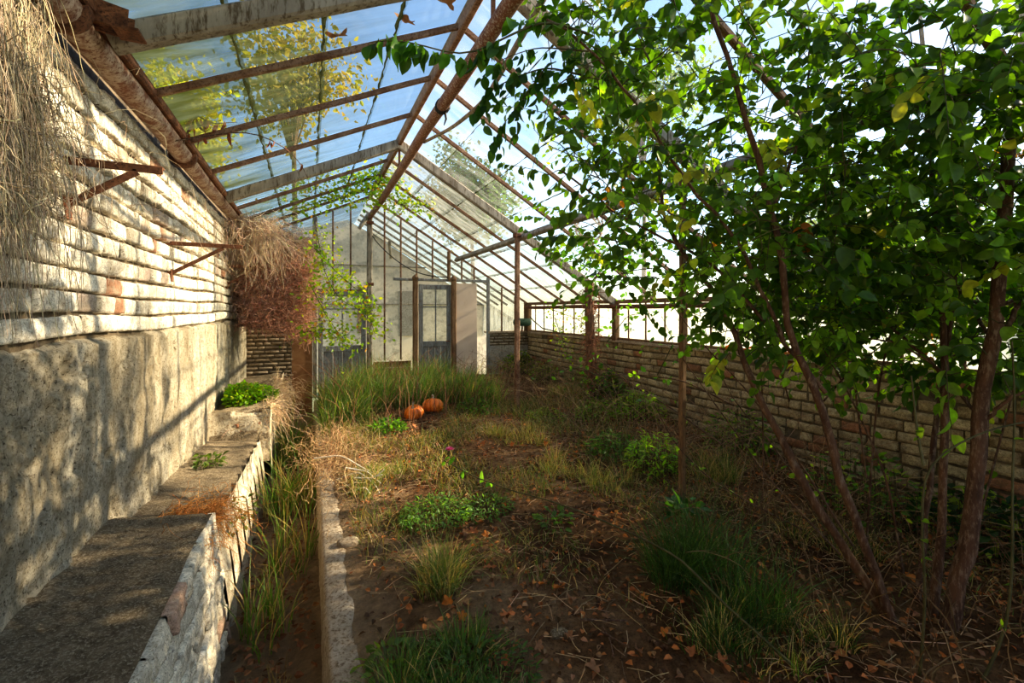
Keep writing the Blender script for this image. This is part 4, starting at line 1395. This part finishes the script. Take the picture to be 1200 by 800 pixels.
# countable tufts
T = [
    ((520, 690), .17, 260, .36, .008, (.22, .27, .10), .7, 'mixed green and straw grass tuft beside the crumbling kerb, mid foreground', STRAW, .4),
    ((800, 690), .42, 800, .42, .006, (.06, .12, .035), .75, 'big dark green fine grass clump below the tall thin post', GG, .2),
    ((545, 800), .30, 900, .17, .007, (.12, .21, .06), .6, 'blue-green grass patch at the bottom edge of the photo', STRAW, .15),
    ((600, 520), .40, 420, .20, .007, (.22, .24, .08), .6, 'low yellowish grass tuft right of the two pumpkins', STRAW, .5),
    ((655, 555), .28, 260, .20, .007, (.20, .24, .08), .6, 'small pale grass tuft in the middle of the bed', STRAW, .5),
    ((445, 565), .26, 260, .20, .007, (.14, .22, .06), .6, 'short green grass tuft behind the bleached twigs', STRAW, .4),
    ((700, 570), .26, 240, .22, .007, (.22, .26, .09), .6, 'pale straw and green tuft left of the tall thin post', STRAW, .5),
    ((835, 560), .26, 300, .30, .007, (.10, .18, .05), .6, 'grass tuft just right of the tall thin post', STRAW, .5),
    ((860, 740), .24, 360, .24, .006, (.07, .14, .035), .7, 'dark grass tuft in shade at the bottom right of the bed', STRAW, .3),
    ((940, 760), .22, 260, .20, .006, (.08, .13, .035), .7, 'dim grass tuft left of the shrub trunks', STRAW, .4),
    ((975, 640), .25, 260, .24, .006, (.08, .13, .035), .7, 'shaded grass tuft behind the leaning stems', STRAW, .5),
    ((670, 470), .35, 500, .30, .008, (.24, .27, .10), .5, 'pale grass tuft near the base of the rusty middle post', STRAW, .5),
    ((730, 455), .35, 400, .35, .008, (.12, .20, .06), .5, 'grass tuft at the foot of the shaggy vine trunk', STRAW, .4),
]
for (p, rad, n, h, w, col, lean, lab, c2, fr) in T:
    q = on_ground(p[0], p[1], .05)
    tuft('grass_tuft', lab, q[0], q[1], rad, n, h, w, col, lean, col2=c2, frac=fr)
# trench grass
for (x, y, n, h, lab, col) in ((-.22, 3.3, 60, .45, 'broad-bladed bright green grass growing up from the trench', (.16, .29, .06)),
                               (-.12, 4.1, 60, .5, 'grass clump leaning against the kerb further along the trench', (.12, .20, .05)),
                               (-.15, 5.3, 170, .6, 'long arching grass filling the trench beside the pier', (.15, .30, .06)),
                               (-.2, 6.8, 300, .75, 'far tall grass at the end of the trench', (.14, .28, .05)),
                               (-.25, 2.5, 60, .28, 'small dry tuft low in the near part of the trench', (.30, .22, .10))):
    tuft('trench_grass', lab, x, y, .16 if y < 5 else .25, n, h, .013, col, .55, z=TZ + .04, col2=STRAW, frac=.35, sy=1.8)

def herb(name, label, c, rad, n, size, col, height=.15, tmpl=SMALL, z=None, cat='plant', mat='leaf', stalk=True, col2=None, kind=None, flat=.6, group=None):
    """low leafy plant: short stalks, each leaf on its own"""
    t = thing(name, label, cat, (c[0], c[1], (gz(c[0], c[1]) if z is None else z)), group)
    if kind: t['kind'] = kind
    lf, st = MB(), MB()
    r = rad * np.sqrt(rng.uniform(0, 1, n)); a = rng.uniform(0, 2 * math.pi, n)
    x = c[0] + r * np.cos(a); y = c[1] + r * np.sin(a)
    zb = np.array([(gz(p, q) if z is None else z) for p, q in zip(x, y)])
    x = np.clip(x, XW + .15, XE - .16); y = np.minimum(y, YE - .25)
    h = height * rng.uniform(.15, 1, n) * (1 - .5 * (r / rad) ** 2)
    P = np.stack([x, y, zb + h], 1)
    cc = jitcol(col, n, .35, .12)
    if col2 is not None:
        k = rng.random(n) < .25; cc[k] = jitcol(col2, int(k.sum()))
    ax = np.stack([np.cos(a), np.sin(a), np.zeros(n)], 1) * .8 + rng.normal(0, .45, (n, 3)) + (0, 0, .15)
    nr = rng.normal(0, 1 - flat, (n, 3)) + (0, 0, 1)
    place(lf, tmpl[0], tmpl[1], P, ax, nr, size * rng.uniform(.6, 1.3, n), cc)
    k = slice(None, None, 3)
    q = np.stack([np.stack([x, y, zb], 1)[k] * (1, 1, 1) - (0, 0, .02), P[k]], 1)
    V, F = vtube(q, .0016, 3); st.add(V, F)
    lf.build('foliage', M[mat], t, smooth=True)
    st.build('stalks', M['bark_dark'], t)
    return t

# herb on the pier
herb('ground_herb', 'cushion of bright green leafy weeds on top of the plastered pier', (-.75, 6.75), .36, 1500, .055, (.17, .34, .03), .24, z=.43, col2=(.34, .42, .05))
herb('ground_herb', 'small green weed on the low part of the ledge', (-.85, 4.9), .16, 110, .05, (.10, .16, .035), .16, z=.18)
herb('ground_herb', 'trailing green weed on the face of the ledge', (-.47, 3.8), .13, 90, .04, (.12, .17, .04), .28, z=.05)
H = [
    ((510, 605), .26, 900, .035, (.16, .30, .09), .16, 'low feathery blue-green plant in the middle of the bed', LANCE),
    ((750, 500), .34, 700, .055, (.20, .36, .04), .42, 'bright leafy weed left of the tall thin post', LANCE),
    ((765, 560), .24, 420, .055, (.22, .40, .04), .40, 'bright leafy weed touching the tall thin post', LANCE),
    ((455, 510), .20, 240, .06, (.10, .22, .04), .16, 'broad-leaved green weed in front of the pumpkins', SMALL),
    ((530, 470), .30, 500, .06, (.06, .17, .04), .22, 'dark green nettle patch behind the pumpkins', SMALL),
    ((800, 610), .10, 40, .10, (.05, .14, .03), .14, 'dark broad-leaved weed at the foot of the tall thin post', SMALL),
    ((450, 770), .12, 50, .05, (.16, .24, .06), .08, 'tiny green seedlings on the sandy edge', SMALL),
    ((880, 530), .35, 420, .055, (.12, .25, .04), .45, 'leafy weed between the thin post and the wall', LANCE),
    ((1010, 610), .35, 320, .05, (.10, .22, .04), .55, 'weed with light green leaves behind the leaning stems', SMALL),
    ((690, 440), .5, 700, .06, (.15, .26, .05), .55, 'green bush below the far end of the right wall', SMALL),
    ((620, 440), .4, 600, .06, (.17, .24, .07), .50, 'grey-green bush near the far corner', SMALL),
    ((700, 500), .30, 420, .05, (.17, .27, .05), .28, 'pale leafy weed in front of the shaggy vine trunk', LANCE),
    ((560, 490), .30, 420, .045, (.12, .22, .05), .18, 'low green weed patch right of the pumpkins', SMALL),
    ((640, 500), .26, 300, .045, (.20, .26, .06), .16, 'low yellow-green weed patch in the middle distance', LANCE),
    ((720, 540), .28, 420, .05, (.11, .22, .04), .26, 'green weed patch left of the tall thin post, nearer the camera', LANCE),
    ((650, 455), .30, 500, .05, (.14, .22, .05), .45, 'tall green weed behind the rusty middle post', LANCE),
    ((570, 600), .20, 500, .03, (.15, .27, .09), .10, 'flat feathery plant joined to the middle patch', LANCE),
    ((560, 790), .26, 500, .035, (.10, .18, .05), .10, 'low creeping weed at the very bottom of the bed', LANCE),
    ((650, 620), .12, 60, .05, (.12, .22, .05), .12, 'small green weed in bare soil', SMALL),
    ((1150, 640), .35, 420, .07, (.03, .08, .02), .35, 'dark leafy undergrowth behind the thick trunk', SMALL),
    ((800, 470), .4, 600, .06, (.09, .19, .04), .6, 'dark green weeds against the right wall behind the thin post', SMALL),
]
for (p, rad, n, s, col, h, lab, tm) in H:
    q = on_ground(p[0], p[1], .05)
    q[0] = min(q[0], XE - .3)
    herb('leafy_weed', lab, q, rad, n, s, col, h, tm, col2=(.30, .40, .06) if h > .3 else None)

# sparse low grass everywhere (uncountable)
mb = MB(); n = 26000
bx = rng.uniform(.3, 4.4, n); by = .5 + 6.1 * rng.uniform(0, 1, n) ** .8
dens = np.array([noise.noise((p * 1.2, q * 1.2, 40)) for p, q in zip(bx, by)])
keep = dens > .14 - .09 * by / 3 + rng.uniform(-.12, .15, n)
bx, by = bx[keep], by[keep]; n = len(bx)
c = jitcol((.15, .20, .06), n, .4, .1); k = rng.random(n) < .45; c[k] = jitcol((.42, .30, .16), int(k.sum()), .3)
bz = np.array([gz(p, q) for p, q in zip(bx, by)]) - .01
blades(mb, np.stack([bx, by, bz], 1), rng.uniform(.03, .10, n) * (.7 + by / 4), .0045, rng.normal(0, .7, (n, 2)), c, 4)
o = mb.build('sparse_grass', M['grass'], origin=(2.2, 3.5, .05))
tag(o, 'thin short grass scattered over the soil bed', 'grass', kind='stuff')

# litter
mb = MB(); n = 19000
bx = .24 + rng.uniform(0, 1, n) * 4.2; by = rng.uniform(.4, 6.8, n)
w = np.clip(.35 + .5 * (bx - .2) / 2, .15, 1); keep = rng.random(n) < w
bx, by = bx[keep], by[keep]; n = len(bx)
P = np.stack([bx, by, [gz(p, q) + .014 for p, q in zip(bx, by)]], 1)
k = rng.random(n)
c = np.where(k[:, None] < .3, jitcol((.46, .19, .07), n), np.where(k[:, None] < .6, jitcol((.34, .20, .11), n), jitcol((.12, .065, .035), n)))
place(mb, SMALL[0] * (1.2, 1, 2.2), SMALL[1], P, rng.normal(0, 1, (n, 3)) * (1, 1, .25), rng.normal(0, .4, (n, 3)) + (0, 0, 1), rng.uniform(.012, .045, n), c)
o = mb.build('leaf_litter', M['litter'], origin=(2.2, 3, .05))
tag(o, 'brown crumbled leaf litter covering the soil', 'litter', kind='stuff')
mb = MB(); n = 2600
P0 = np.stack([rng.uniform(.3, 4.3, n), rng.uniform(.6, 6.5, n), np.zeros(n)], 1)
P0[:, 2] = [gz(p, q) + .012 for p, q in P0[:, :2]]
a = rng.uniform(0, 2 * math.pi, n); L = rng.uniform(.04, .2, n)
P1 = P0 + np.stack([np.cos(a) * L, np.sin(a) * L, rng.uniform(0, .03, n)], 1)
V, F = vtube(np.stack([P0, (P0 + P1) / 2 + rng.normal(0, .008, (n, 3)), P1], 1), .0018, 3)
mb.add(V, F, np.repeat(jitcol((.50, .36, .22), n, .5), 9, 0))
o = mb.build('twig_litter', M['dry'], origin=(2.2, 3, .05))
tag(o, 'small dry twigs and straw strewn over the soil', 'litter', kind='stuff')

mb = MB(); n = 900
bx = rng.uniform(-.42, .04, n); by = rng.uniform(1.2, 7, n)
P = np.stack([bx, by, TZ + .10 * np.maximum(0, (by - 5) / 4) + .03 + rng.uniform(0, .03, n)], 1)
place(mb, SMALL[0] * (1.2, 1, 2.2), SMALL[1], P, rng.normal(0, 1, (n, 3)) * (1, 1, .3), rng.normal(0, .5, (n, 3)) + (0, 0, 1), rng.uniform(.02, .06, n), jitcol((.24, .12, .06), n, .5))
o = mb.build('trench_litter', M['litter'], origin=(-.2, 3.5, TZ))
tag(o, 'dead leaves lying in the bottom of the sunken trench', 'litter', kind='stuff')

# larger fallen leaves, one object each
def leaf_mesh(col, nm):
    mb = MB(); mb.add(MAPLE[0] * (1, 1, 1.6), MAPLE[1], col); o = mb.build('fallen_leaf', M['litter'], smooth=True); return o
protos = [leaf_mesh((.58, .21, .05), 'a'), leaf_mesh((.45, .17, .07), 'b'), leaf_mesh((.33, .17, .09), 'c')]
spots = [(353 + 350 * .437 * 0, 0)]
pts = [(502, 634), (510, 559), (492, 557), (552, 627), (566, 631), (593, 722), (640, 686), (656, 685), (660, 690), (622, 724), (720, 620), (537, 640), (590, 600), (705, 715), (665, 740), (540, 720), (570, 668), (745, 760), (813, 700), (590, 780), (490, 600), (640, 530), (600, 530), (668, 700), (700, 640), (560, 520), (630, 760), (780, 745), (850, 780), (690, 780)]
leafpos = []
for p in pts: q = on_ground(p[0], p[1], .05); leafpos.append((q[0], q[1]))
for k in range(60): leafpos.append((rng.uniform(.5, 4.2), rng.uniform(1.2, 6)))
first = [True, True, True]
names = ['bright orange fallen leaf lying on the brown soil', 'rust-red fallen leaf lying on the brown soil', 'dull brown fallen leaf lying on the brown soil']
for i, (x, y) in enumerate(leafpos):
    k = i % 3 if i > 10 else i % 2
    o = protos[k] if first[k] else protos[k].copy()
    if not first[k]: COL.objects.link(o)
    first[k] = False
    o.location = (x, y, gz(x, y) + .025)
    s = float(rng.uniform(.035, .07)); o.scale = (s, s, s)
    o.rotation_euler = (float(rng.normal(0, .35)), float(rng.normal(0, .35)), float(rng.uniform(0, 6.28)))
    tag(o, names[k], 'leaf', ['orange fallen leaves on the soil', 'rust-red fallen leaves on the soil', 'brown fallen leaves on the soil'][k])
# leaves lying on the wall coping
src = protos[0]
for i in range(34):
    o = src.copy(); COL.objects.link(o)
    y = float(rng.uniform(2.7, 4.1)); o.location = (XE + float(rng.uniform(-.03, .02)), y, WT + .03 + .02 * float(rng.random()))
    s = float(rng.uniform(.06, .11)); o.scale = (s, s, s)
    o.rotation_euler = (float(rng.normal(0, .5)), float(rng.normal(0, .5)), float(rng.uniform(0, 6.28)))
    tag(o, 'orange dead leaf resting on top of the low right wall', 'leaf', 'dead leaves on the right wall')
# leaves stuck on roof glass
for (p, y, lab) in (((483, 28), None, 'brown torn leaf caught on a roof glazing bar left of the ridge'), ((525, 8), None, 'yellow-brown leaf lying on the roof glass near the ridge'), ((400, 40), None, 'small brown leaf lying on the left roof glass')):
    d = 2.9
    # march along the sight line to the left roof plane
    for d in np.arange(1, 6, .01):
        q = at(p[0], p[1], d)
        if q[2] > roofz(q[0]) - .03: break
    o = protos[2].copy(); COL.objects.link(o); o.location = tuple(q); o.scale = (.14, .14, .14)
    o.rotation_euler = (0.2, -math.atan(SL), float(rng.uniform(0, 6)))
    tag(o, lab, 'leaf')

# ------------------------------------------------------------------ pumpkins
def pumpkin(c, r, label, rot, tilt):
    t = thing('pumpkin', label, 'pumpkin', c); t.rotation_euler = (tilt[0], tilt[1], rot)
    nu_, nv_ = 72, 22
    V, C = [], []
    for j in range(nv_ + 1):
        ph = math.pi * j / nv_
        for i in range(nu_):
            a = 2 * math.pi * i / nu_
            rib = 1 - .11 * (abs(math.cos(a * 6)) ** 6) * math.sin(ph) ** .6
            rr = math.sin(ph) ** .85 * rib
            z = math.cos(ph) * .74 * (1 - .33 * math.exp(-(math.sin(ph) * 3.2) ** 2))
            V.append((rr * math.cos(a) * r, rr * math.sin(a) * r, z * r + r * .7))
            C.append(np.array((.88, .23, .03)) * (.62 + .38 * (rib - .89) / .11))
    F = []
    for j in range(nv_):
        for i in range(nu_):
            F.append([j * nu_ + i, (j + 1) * nu_ + i, (j + 1) * nu_ + (i + 1) % nu_, j * nu_ + (i + 1) % nu_])
    mb = MB(); mb.add(np.array(V), np.array(F), np.array(C)); o = mb.build('body', M['pumpkin'], t, origin=(0, 0, 0), smooth=True)
    mb = MB(); add_tube(mb, [(0, 0, r * 1.15), (0, 0, r * 1.38), (r * .08, 0, r * 1.6), (r * .22, .02, r * 1.75)], [r * .2, r * .12, r * .1, r * .12], 8)
    mb.build('stalk', M['wood_grey'], t, origin=(0, 0, 0), smooth=True)
q = on_ground(487, 492, .08); pumpkin((q[0], q[1], gz(q[0], q[1]) - .03), .135, 'darker orange pumpkin on the left, half hidden in grass', .3, (.1, -.3))
q = on_ground(507, 488, .08); pumpkin((q[0], q[1], gz(q[0], q[1]) - .02), .150, 'bright orange pumpkin on the right of the pair by the tall grass', 1.0, (-.1, .35))

# ------------------------------------------------------------------ rose cane with pink flower, lying across the bed
t = thing('rose_cane', 'long thin thorny green cane arching across the bed to a pink flower', 'cane', at(945, 797, 2.2))
cane = px((950, 800, 1.95), (925, 775, 2.0), (880, 735, 2.1), (840, 700, 2.2), (800, 655, 2.35), (745, 627, 2.6), (690, 603, 2.9), (640, 585, 3.2), (600, 575, 3.45), (560, 560, 3.7), (530, 545, 3.85), (521, 540, 3.9))
mb = MB(); Q = limb_path(cane, 40); add_tube(mb, Q, np.linspace(.0065, .0035, 40), 8)
th = MB()
for k in range(2, 39):
    d = rand_unit(1)[0]; a = Q[k]
    add_tube(th, [a, a + d * .007 + (0, 0, .002), a + d * .013], [.0025, .0015, .0002], 5)
mb.build('stem', M['bark_dark'], t, smooth=True); th.build('thorns', M['bark'], t)
lf = MB(); e = Q[-1]
for k in range(10):
    p = Q[-1 - int(rng.integers(0, 8))]
    place(lf, LEAF[0], LEAF[1], [p], np.array([rng.normal(0, .6, 3) + (0, 0, .4)]), rand_unit(1) + (0, 0, .8), [rng.uniform(.04, .08)], jitcol((.12, .28, .05), 1))
lf.build('foliage', M['leaf'], t, smooth=True)
fl = MB(); fc = at(527, 527, 3.9)
for ring in range(3):
    for k in range(6):
        a = k * math.pi / 3 + ring * .5
        ax = np.array([math.cos(a), math.sin(a), .3 + ring * .6])
        place(fl, SMALL[0] * (1.6, 1, 1), SMALL[1], [fc], np.array([ax]), np.array([[-math.cos(a) * .5, -math.sin(a) * .5, 1]]), [.045 - .007 * ring], jitcol((.75, .18, .38), 1, .15))
o = fl.build('flower', M['petal'], t, smooth=True); o['label'] = 'pink blossom at the tip of the cane'
mb = MB(); add_tube(mb, [Q[-1], (Q[-1] + fc) / 2 + (.01, 0, 0), fc], .003, 6); mb.build('flower_stalk', M['bark_dark'], t)

# other bare canes and saplings
def bare(name, label, lines, r0, r1, mat='bark_dark', leaves=0, lcol=G_MID, ls=.05, cat='branch'):
    t = thing(name, label, cat, lines[0][0])
    mb = MB()
    lf = MB()
    for l in lines:
        Q = limb_path(l, 18); add_tube(mb, Q, np.linspace(r0, r1, 18), 8)
        for k in range(leaves):
            p = Q[int(rng.integers(3, 18))]
            place(lf, LEAF[0], LEAF[1], [p], np.array([rng.normal(0, .7, 3)]), rand_unit(1) + (0, 0, .9), [rng.uniform(.6, 1.2) * ls], jitcol(lcol, 1))
    mb.build('stem', M[mat], t, smooth=True)
    if lf.n: lf.build('foliage', M['leaf'], t, smooth=True)
bare('thorny_cane', 'thin green thorny cane crossing in front of the shrub trunks', [px((1078, 790, 1.95), (1085, 700, 1.95), (1080, 620, 1.95), (1082, 545, 1.95), (1120, 520, 1.95), (1165, 500, 1.95), (1210, 493, 1.95)), px((1082, 545, 1.95), (1074, 500, 2.0), (1068, 440, 2.0))], .006, .003, leaves=5, lcol=G_LIME, ls=.035)
bare('thorny_cane', 'thin green cane rising at the bottom right corner', [px((1150, 800, 1.9), (1180, 740, 1.9), (1187, 660, 1.9), (1186, 560, 1.95), (1190, 480, 2.0), (1186, 400, 2.0))], .006, .003, leaves=5, lcol=G_LIME, ls=.035)
bare('bare_branch', 'slender bare branches fanning left in front of the right wall', [
    px((1000, 640, 2.6), (930, 530, 2.9), (870, 450, 3.1), (815, 395, 3.2), (790, 360, 3.3)),
    px((985, 650, 2.6), (900, 560, 3.0), (850, 490, 3.2), (800, 420, 3.4)),
    px((860, 475, 3.4), (800, 445, 3.6), (740, 438, 3.8), (700, 440, 3.9)),
    px((845, 520, 3.4), (790, 480, 3.8), (740, 450, 4.2), (700, 420, 4.5))], .007, .003, 'bark', 7, G_LIME, .05)
bare('bare_branch', 'thin arching stems in front of the wall right of centre', [
    px((895, 560, 3.2), (893, 450, 3.2), (885, 380, 3.2), (880, 330, 3.2)), px((1015, 560, 2.9), (1000, 440, 2.9), (1010, 360, 2.9), (1040, 300, 2.9)),
    px((965, 470, 3.0), (1000, 430, 3.0), (1040, 400, 2.9), (1070, 350, 2.8))], .006, .003, 'bark', 9, G_MID, .055)
bare('bare_branch', 'cluster of slender upright stems between the big shrub trunks', [
    px((1012, 700, 2.9), (1020, 560, 2.9), (1030, 440, 2.9), (1060, 330, 2.9), (1066, 230, 2.9)), px((1060, 680, 2.7), (1040, 560, 2.7), (1000, 470, 2.7), (960, 400, 2.75), (930, 350, 2.8)),
    px((1130, 690, 2.8), (1160, 560, 2.9), (1195, 430, 2.9), (1205, 300, 2.9)), px((1140, 480, 2.3), (1100, 430, 2.4), (1050, 400, 2.5), (1000, 395, 2.6))], .008, .003, 'bark', 6, G_MID, .055)
bare('bare_branch', 'thin crossing stems low down between the thin post and the leaning trunks', [
    px((960, 600, 3.1), (905, 520, 3.3), (860, 470, 3.5), (826, 400, 3.6)), px((940, 620, 3.0), (880, 590, 3.2), (830, 560, 3.4), (790, 520, 3.6), (765, 470, 3.7)), px((925, 470, 3.3), (905, 400, 3.3), (870, 350, 3.3))], .006, .0025, 'bark', 9, G_LIME, .05)
bare('bleached_twigs', 'bundle of bleached white twigs lying by the kerb', [
    px((368, 537, 4.4), (400, 533, 4.35), (425, 548, 4.3), (448, 560, 4.2)), px((395, 562, 4.2), (420, 552, 4.2), (440, 568, 4.1), (445, 578, 4.0)),
    px((398, 572, 4.1), (425, 562, 4.1), (448, 556, 4.1)), px((405, 548, 4.2), (430, 552, 4.2), (446, 566, 4.1)), px((400, 580, 4.0), (428, 570, 4.0), (440, 588, 3.9)), px((415, 560, 4.1), (438, 560, 4.1), (450, 550, 4.1))], .008, .004, 'bleached', cat='twigs')
bare('stick', 'straight dead stick lying on the soil in the foreground', [[np.array(q) for q in (on_ground(680, 726, .06), on_ground(735, 727, .07))]], .006, .004, 'bark', cat='stick')
bare('stick', 'short dead stick near the bottom of the bed', [[np.array(q) for q in (on_ground(705, 740, .06), on_ground(737, 758, .07))]], .006, .004, 'bark', cat='stick')
def sunk(p, z):  # small stones
    return on_ground(p[0], p[1], z)
for i, (p, s, lab) in enumerate((((655, 740), .032, 'grey brick fragment lying on dark soil in the foreground'), ((865, 565), .02, 'small white pebble behind the tall thin post'), ((408, 632), .05, 'broken piece of concrete beside the kerb'))):
    q = on_ground(p[0], p[1], .04)
    mb = MB(); nu_, nv_ = 12, 9; V = []
    for j in range(nv_ + 1):
        for k in range(nu_):
            ph = math.pi * j / nv_; a = 2 * math.pi * k / nu_
            v = np.array([math.sin(ph) * math.cos(a), math.sin(ph) * math.sin(a), math.cos(ph)])
            v = np.sign(v) * np.abs(v) ** .6
            v = v * (1 + .15 * noise.noise((v[0] * 2 + i * 9, v[1] * 2, v[2] * 2)))
            V.append(q * (1, 1, 0) + (0, 0, gz(q[0], q[1]) + s * .3) + v * s * (1.4, .9, .55))
    F = [[j * nu_ + k, (j + 1) * nu_ + k, (j + 1) * nu_ + (k + 1) % nu_, j * nu_ + (k + 1) % nu_] for j in range(nv_) for k in range(nu_)]
    mb.add(np.array(V), np.array(F)); o = mb.build('stone', M['ledge_top' if i == 0 else 'concrete'], origin=(q[0], q[1], gz(q[0], q[1])), smooth=True)
    tag(o, lab, 'stone')

# ------------------------------------------------------------------ shaggy vine trunk climbing at the right wall
t = thing('shaggy_vine', 'shaggy reddish vine trunk climbing near the far right wall', 'vine', (4.02, 6.15, .1))
mb = MB()
base = np.array([4.02, 6.15, .1])
zs = np.linspace(0, 2.0, 26)
for k in range(7):
    ph = k * 2 * math.pi / 7
    P = np.stack([4.02 + .045 * np.cos(ph + zs * 2.2) + .03 * np.sin(zs * 2 + 1), 6.15 + .045 * np.sin(ph + zs * 2.2), .06 + zs], 1)
    add_tube(mb, P, np.linspace(.040, .022, 26) * (1 + rng.uniform(-.15, .15, 26)), 8)
mb.build('trunk', M['vine_bark'], t, smooth=True)
mb = MB(); n = 500
P0 = np.stack([4.02 + rng.normal(0, .06, n), 6.15 + rng.normal(0, .06, n), rng.uniform(.1, 1.9, n)], 1)
strands(mb, P0, rng.uniform(.1, .3, n), n, 6, .4, .006, (0, 0, -.9), (.40, .20, .12))
mb.build('peeling_bark', M['dry'], t)
mb = MB()
for k in range(4):
    a = np.linspace(-.6, 2 * math.pi + .4, 30)
    c0 = at(690, 268, 6.4)
    P = np.stack([c0[0] + (.17 + .02 * k) * np.sin(a) * (1 - .25 * np.cos(a)), np.full(30, c0[1]) + .04 * np.sin(a * 3 + k), c0[2] + (.17 + .015 * k) * -np.cos(a)], 1) + rng.normal(0, .012, (30, 3))
    add_tube(mb, P, .014, 7)
mb.build('curled_stems', M['vine_bark'], t, smooth=True)
mb = MB()
P = limb_path([(4.02, 6.15, 2.0), at(710, 310, 6.7), at(700, 290, 6.5), at(690, 285, 6.4)], 10); add_tube(mb, P, .02, 8)
mb.build('upper_stem', M['vine_bark'], t, smooth=True)
spray('climbing_vine', 'green leafy growth around the top of the shaggy vine trunk', [
    px((708, 330, 6.6), (690, 300, 6.2), (665, 290, 5.8)), px((705, 320, 6.4), (730, 300, 5.6), (750, 290, 5.0)), px((700, 310, 6.2), (680, 285, 5.8), (645, 290, 5.4)), px((720, 335, 6.0), (745, 330, 5.5))], .085, lambda p: (.08, .22, .03), 9, .16)
spray('climbing_vine', 'small leafy creeper in front of the right wall near the vine trunk', [
    px((712, 400, 6.3), (735, 370, 6.0), (760, 365, 5.6)), px((700, 440, 6.3), (680, 430, 6.2), (655, 435, 6.2)), px((770, 440, 5), (790, 400, 4.8), (775, 370, 4.8))], .07, lambda p: (.08, .2, .03), 9, .16)

# ------------------------------------------------------------------ trees outside
def outer_tree(label, x, y, zc, rad, n, col, size=.18, trunk=.12, hgt=None, group='trees outside the greenhouse'):
    t = thing('outside_tree', label, 'tree', (x, y, -.6), group)
    mb = MB(); add_tube(mb, limb_path([(x, y, -.6), (x + .1, y, zc * .5), (x, y + .1, zc)], 12), np.linspace(trunk, trunk * .4, 12), 10)
    V4 = []
    for k in range(14):
        d = rand_unit(1)[0]; d[2] = abs(d[2]) * .6
        e = np.array([x, y, zc]) + d * rad * .8
        V4.append(limb_path([(x, y, zc * .7), (np.array([x, y, zc]) + e) / 2 + (0, 0, .1), e], 8))
    V, F = vtube(np.array(V4), np.linspace(trunk * .35, .01, 8)[None].repeat(14, 0), 6); mb.add(V, F)
    mb.build('trunk', M['bark'], t, smooth=True)
    lf = MB()
    nc = 60
    cen = np.array([x, y, zc]) + rand_unit(nc) * rad * rng.uniform(.35, 1, (nc, 1)) * (1, 1, .85)
    i = rng.integers(0, nc, n)
    P = cen[i] + rng.normal(0, rad * .16, (n, 3))
    place(lf, SMALL[0], SMALL[1], P, rand_unit(n), rand_unit(n), size * rng.uniform(.6, 1.3, n), jitcol(col, n, .4, .15))
    lf.build('foliage', M['outer_leaf'], t)
outer_tree('yellow-green tree outside, seen low through the left roof glass', -3.0, 13.6, 6.1, 1.5, 3200, (.50, .48, .05), .16)
outer_tree('sparse olive-brown tree outside, seen through the left roof below the ridge', -.5, 16.5, 9.2, 2.1, 3000, (.30, .24, .06), .20)
outer_tree('dark green tree outside, left of the yellow-green one, behind the left roof', -6.6, 13.2, 6.6, 2.2, 4500, (.12, .14, .03), .18)
outer_tree('dark leafy tree outside, behind the far end of the right roof', 5.7, 17.0, 5.9, 1.9, 6500, (.07, .15, .03))
outer_tree('pale leafy tree outside, seen above the middle of the right roof', 13.5, 16.5, 11.0, 2.6, 3800, (.16, .24, .05))
outer_tree('green tree outside, behind the right hand glazing', 13.5, 7.5, 3.2, 2.5, 4500, (.16, .26, .05))
outer_tree('unseen dark green tree outside on the right, added to dapple the left wall with shade', 10.5, .9, 6.6, 2.6, 1700, (.08, .16, .03))  # out of view, added only to break up the sun on the near left wall
outer_tree('yellow-green tree outside, right of the greenhouse', 17.5, 1.0, 2.6, 2.4, 3600, (.20, .26, .05))

# ------------------------------------------------------------------ light
w = bpy.data.worlds.new('world'); scene.world = w; w.use_nodes = True
nt = w.node_tree; nt.nodes.clear()
sky = nt.nodes.new('ShaderNodeTexSky'); sky.sky_type = 'NISHITA'; sky.sun_disc = False
SAZ, SEL = math.radians(96), math.radians(27)
sky.sun_elevation = SEL; sky.sun_rotation = SAZ
sky.air_density = 1.0; sky.dust_density = .6; sky.ozone_density = 3.0
bg = nt.nodes.new('ShaderNodeBackground'); bg.inputs[1].default_value = .34
ow = nt.nodes.new('ShaderNodeOutputWorld')
nt.links.new(sky.outputs[0], bg.inputs[0]); nt.links.new(bg.outputs[0], ow.inputs[0])
sd_ = bpy.data.lights.new('sun', 'SUN'); sd_.energy = 14.0; sd_.angle = math.radians(.9); sd_.color = (1.0, .86, .66)
so = bpy.data.objects.new('sun', sd_); COL.objects.link(so)
dirv = Vector((math.sin(SAZ) * math.cos(SEL), math.cos(SAZ) * math.cos(SEL), math.sin(SEL)))
so.location = dirv * 40
so.rotation_euler = dirv.to_track_quat('Z', 'Y').to_euler()

scene.view_settings.view_transform = 'Standard'
scene.view_settings.look = 'Medium High Contrast'
scene.view_settings.exposure = 0.12
scene.view_settings.use_white_balance = True
scene.view_settings.white_balance_temperature = 7200
scene.view_settings.white_balance_tint = 8
cy = scene.cycles
cy.transparent_max_bounces = 16
cy.max_bounces = 8; cy.diffuse_bounces = 4; cy.transmission_bounces = 4; cy.glossy_bounces = 3
cy.sample_clamp_indirect = 6
cy.use_denoising = True
for o in bpy.data.objects:
    if '_o' in o: del o['_o']
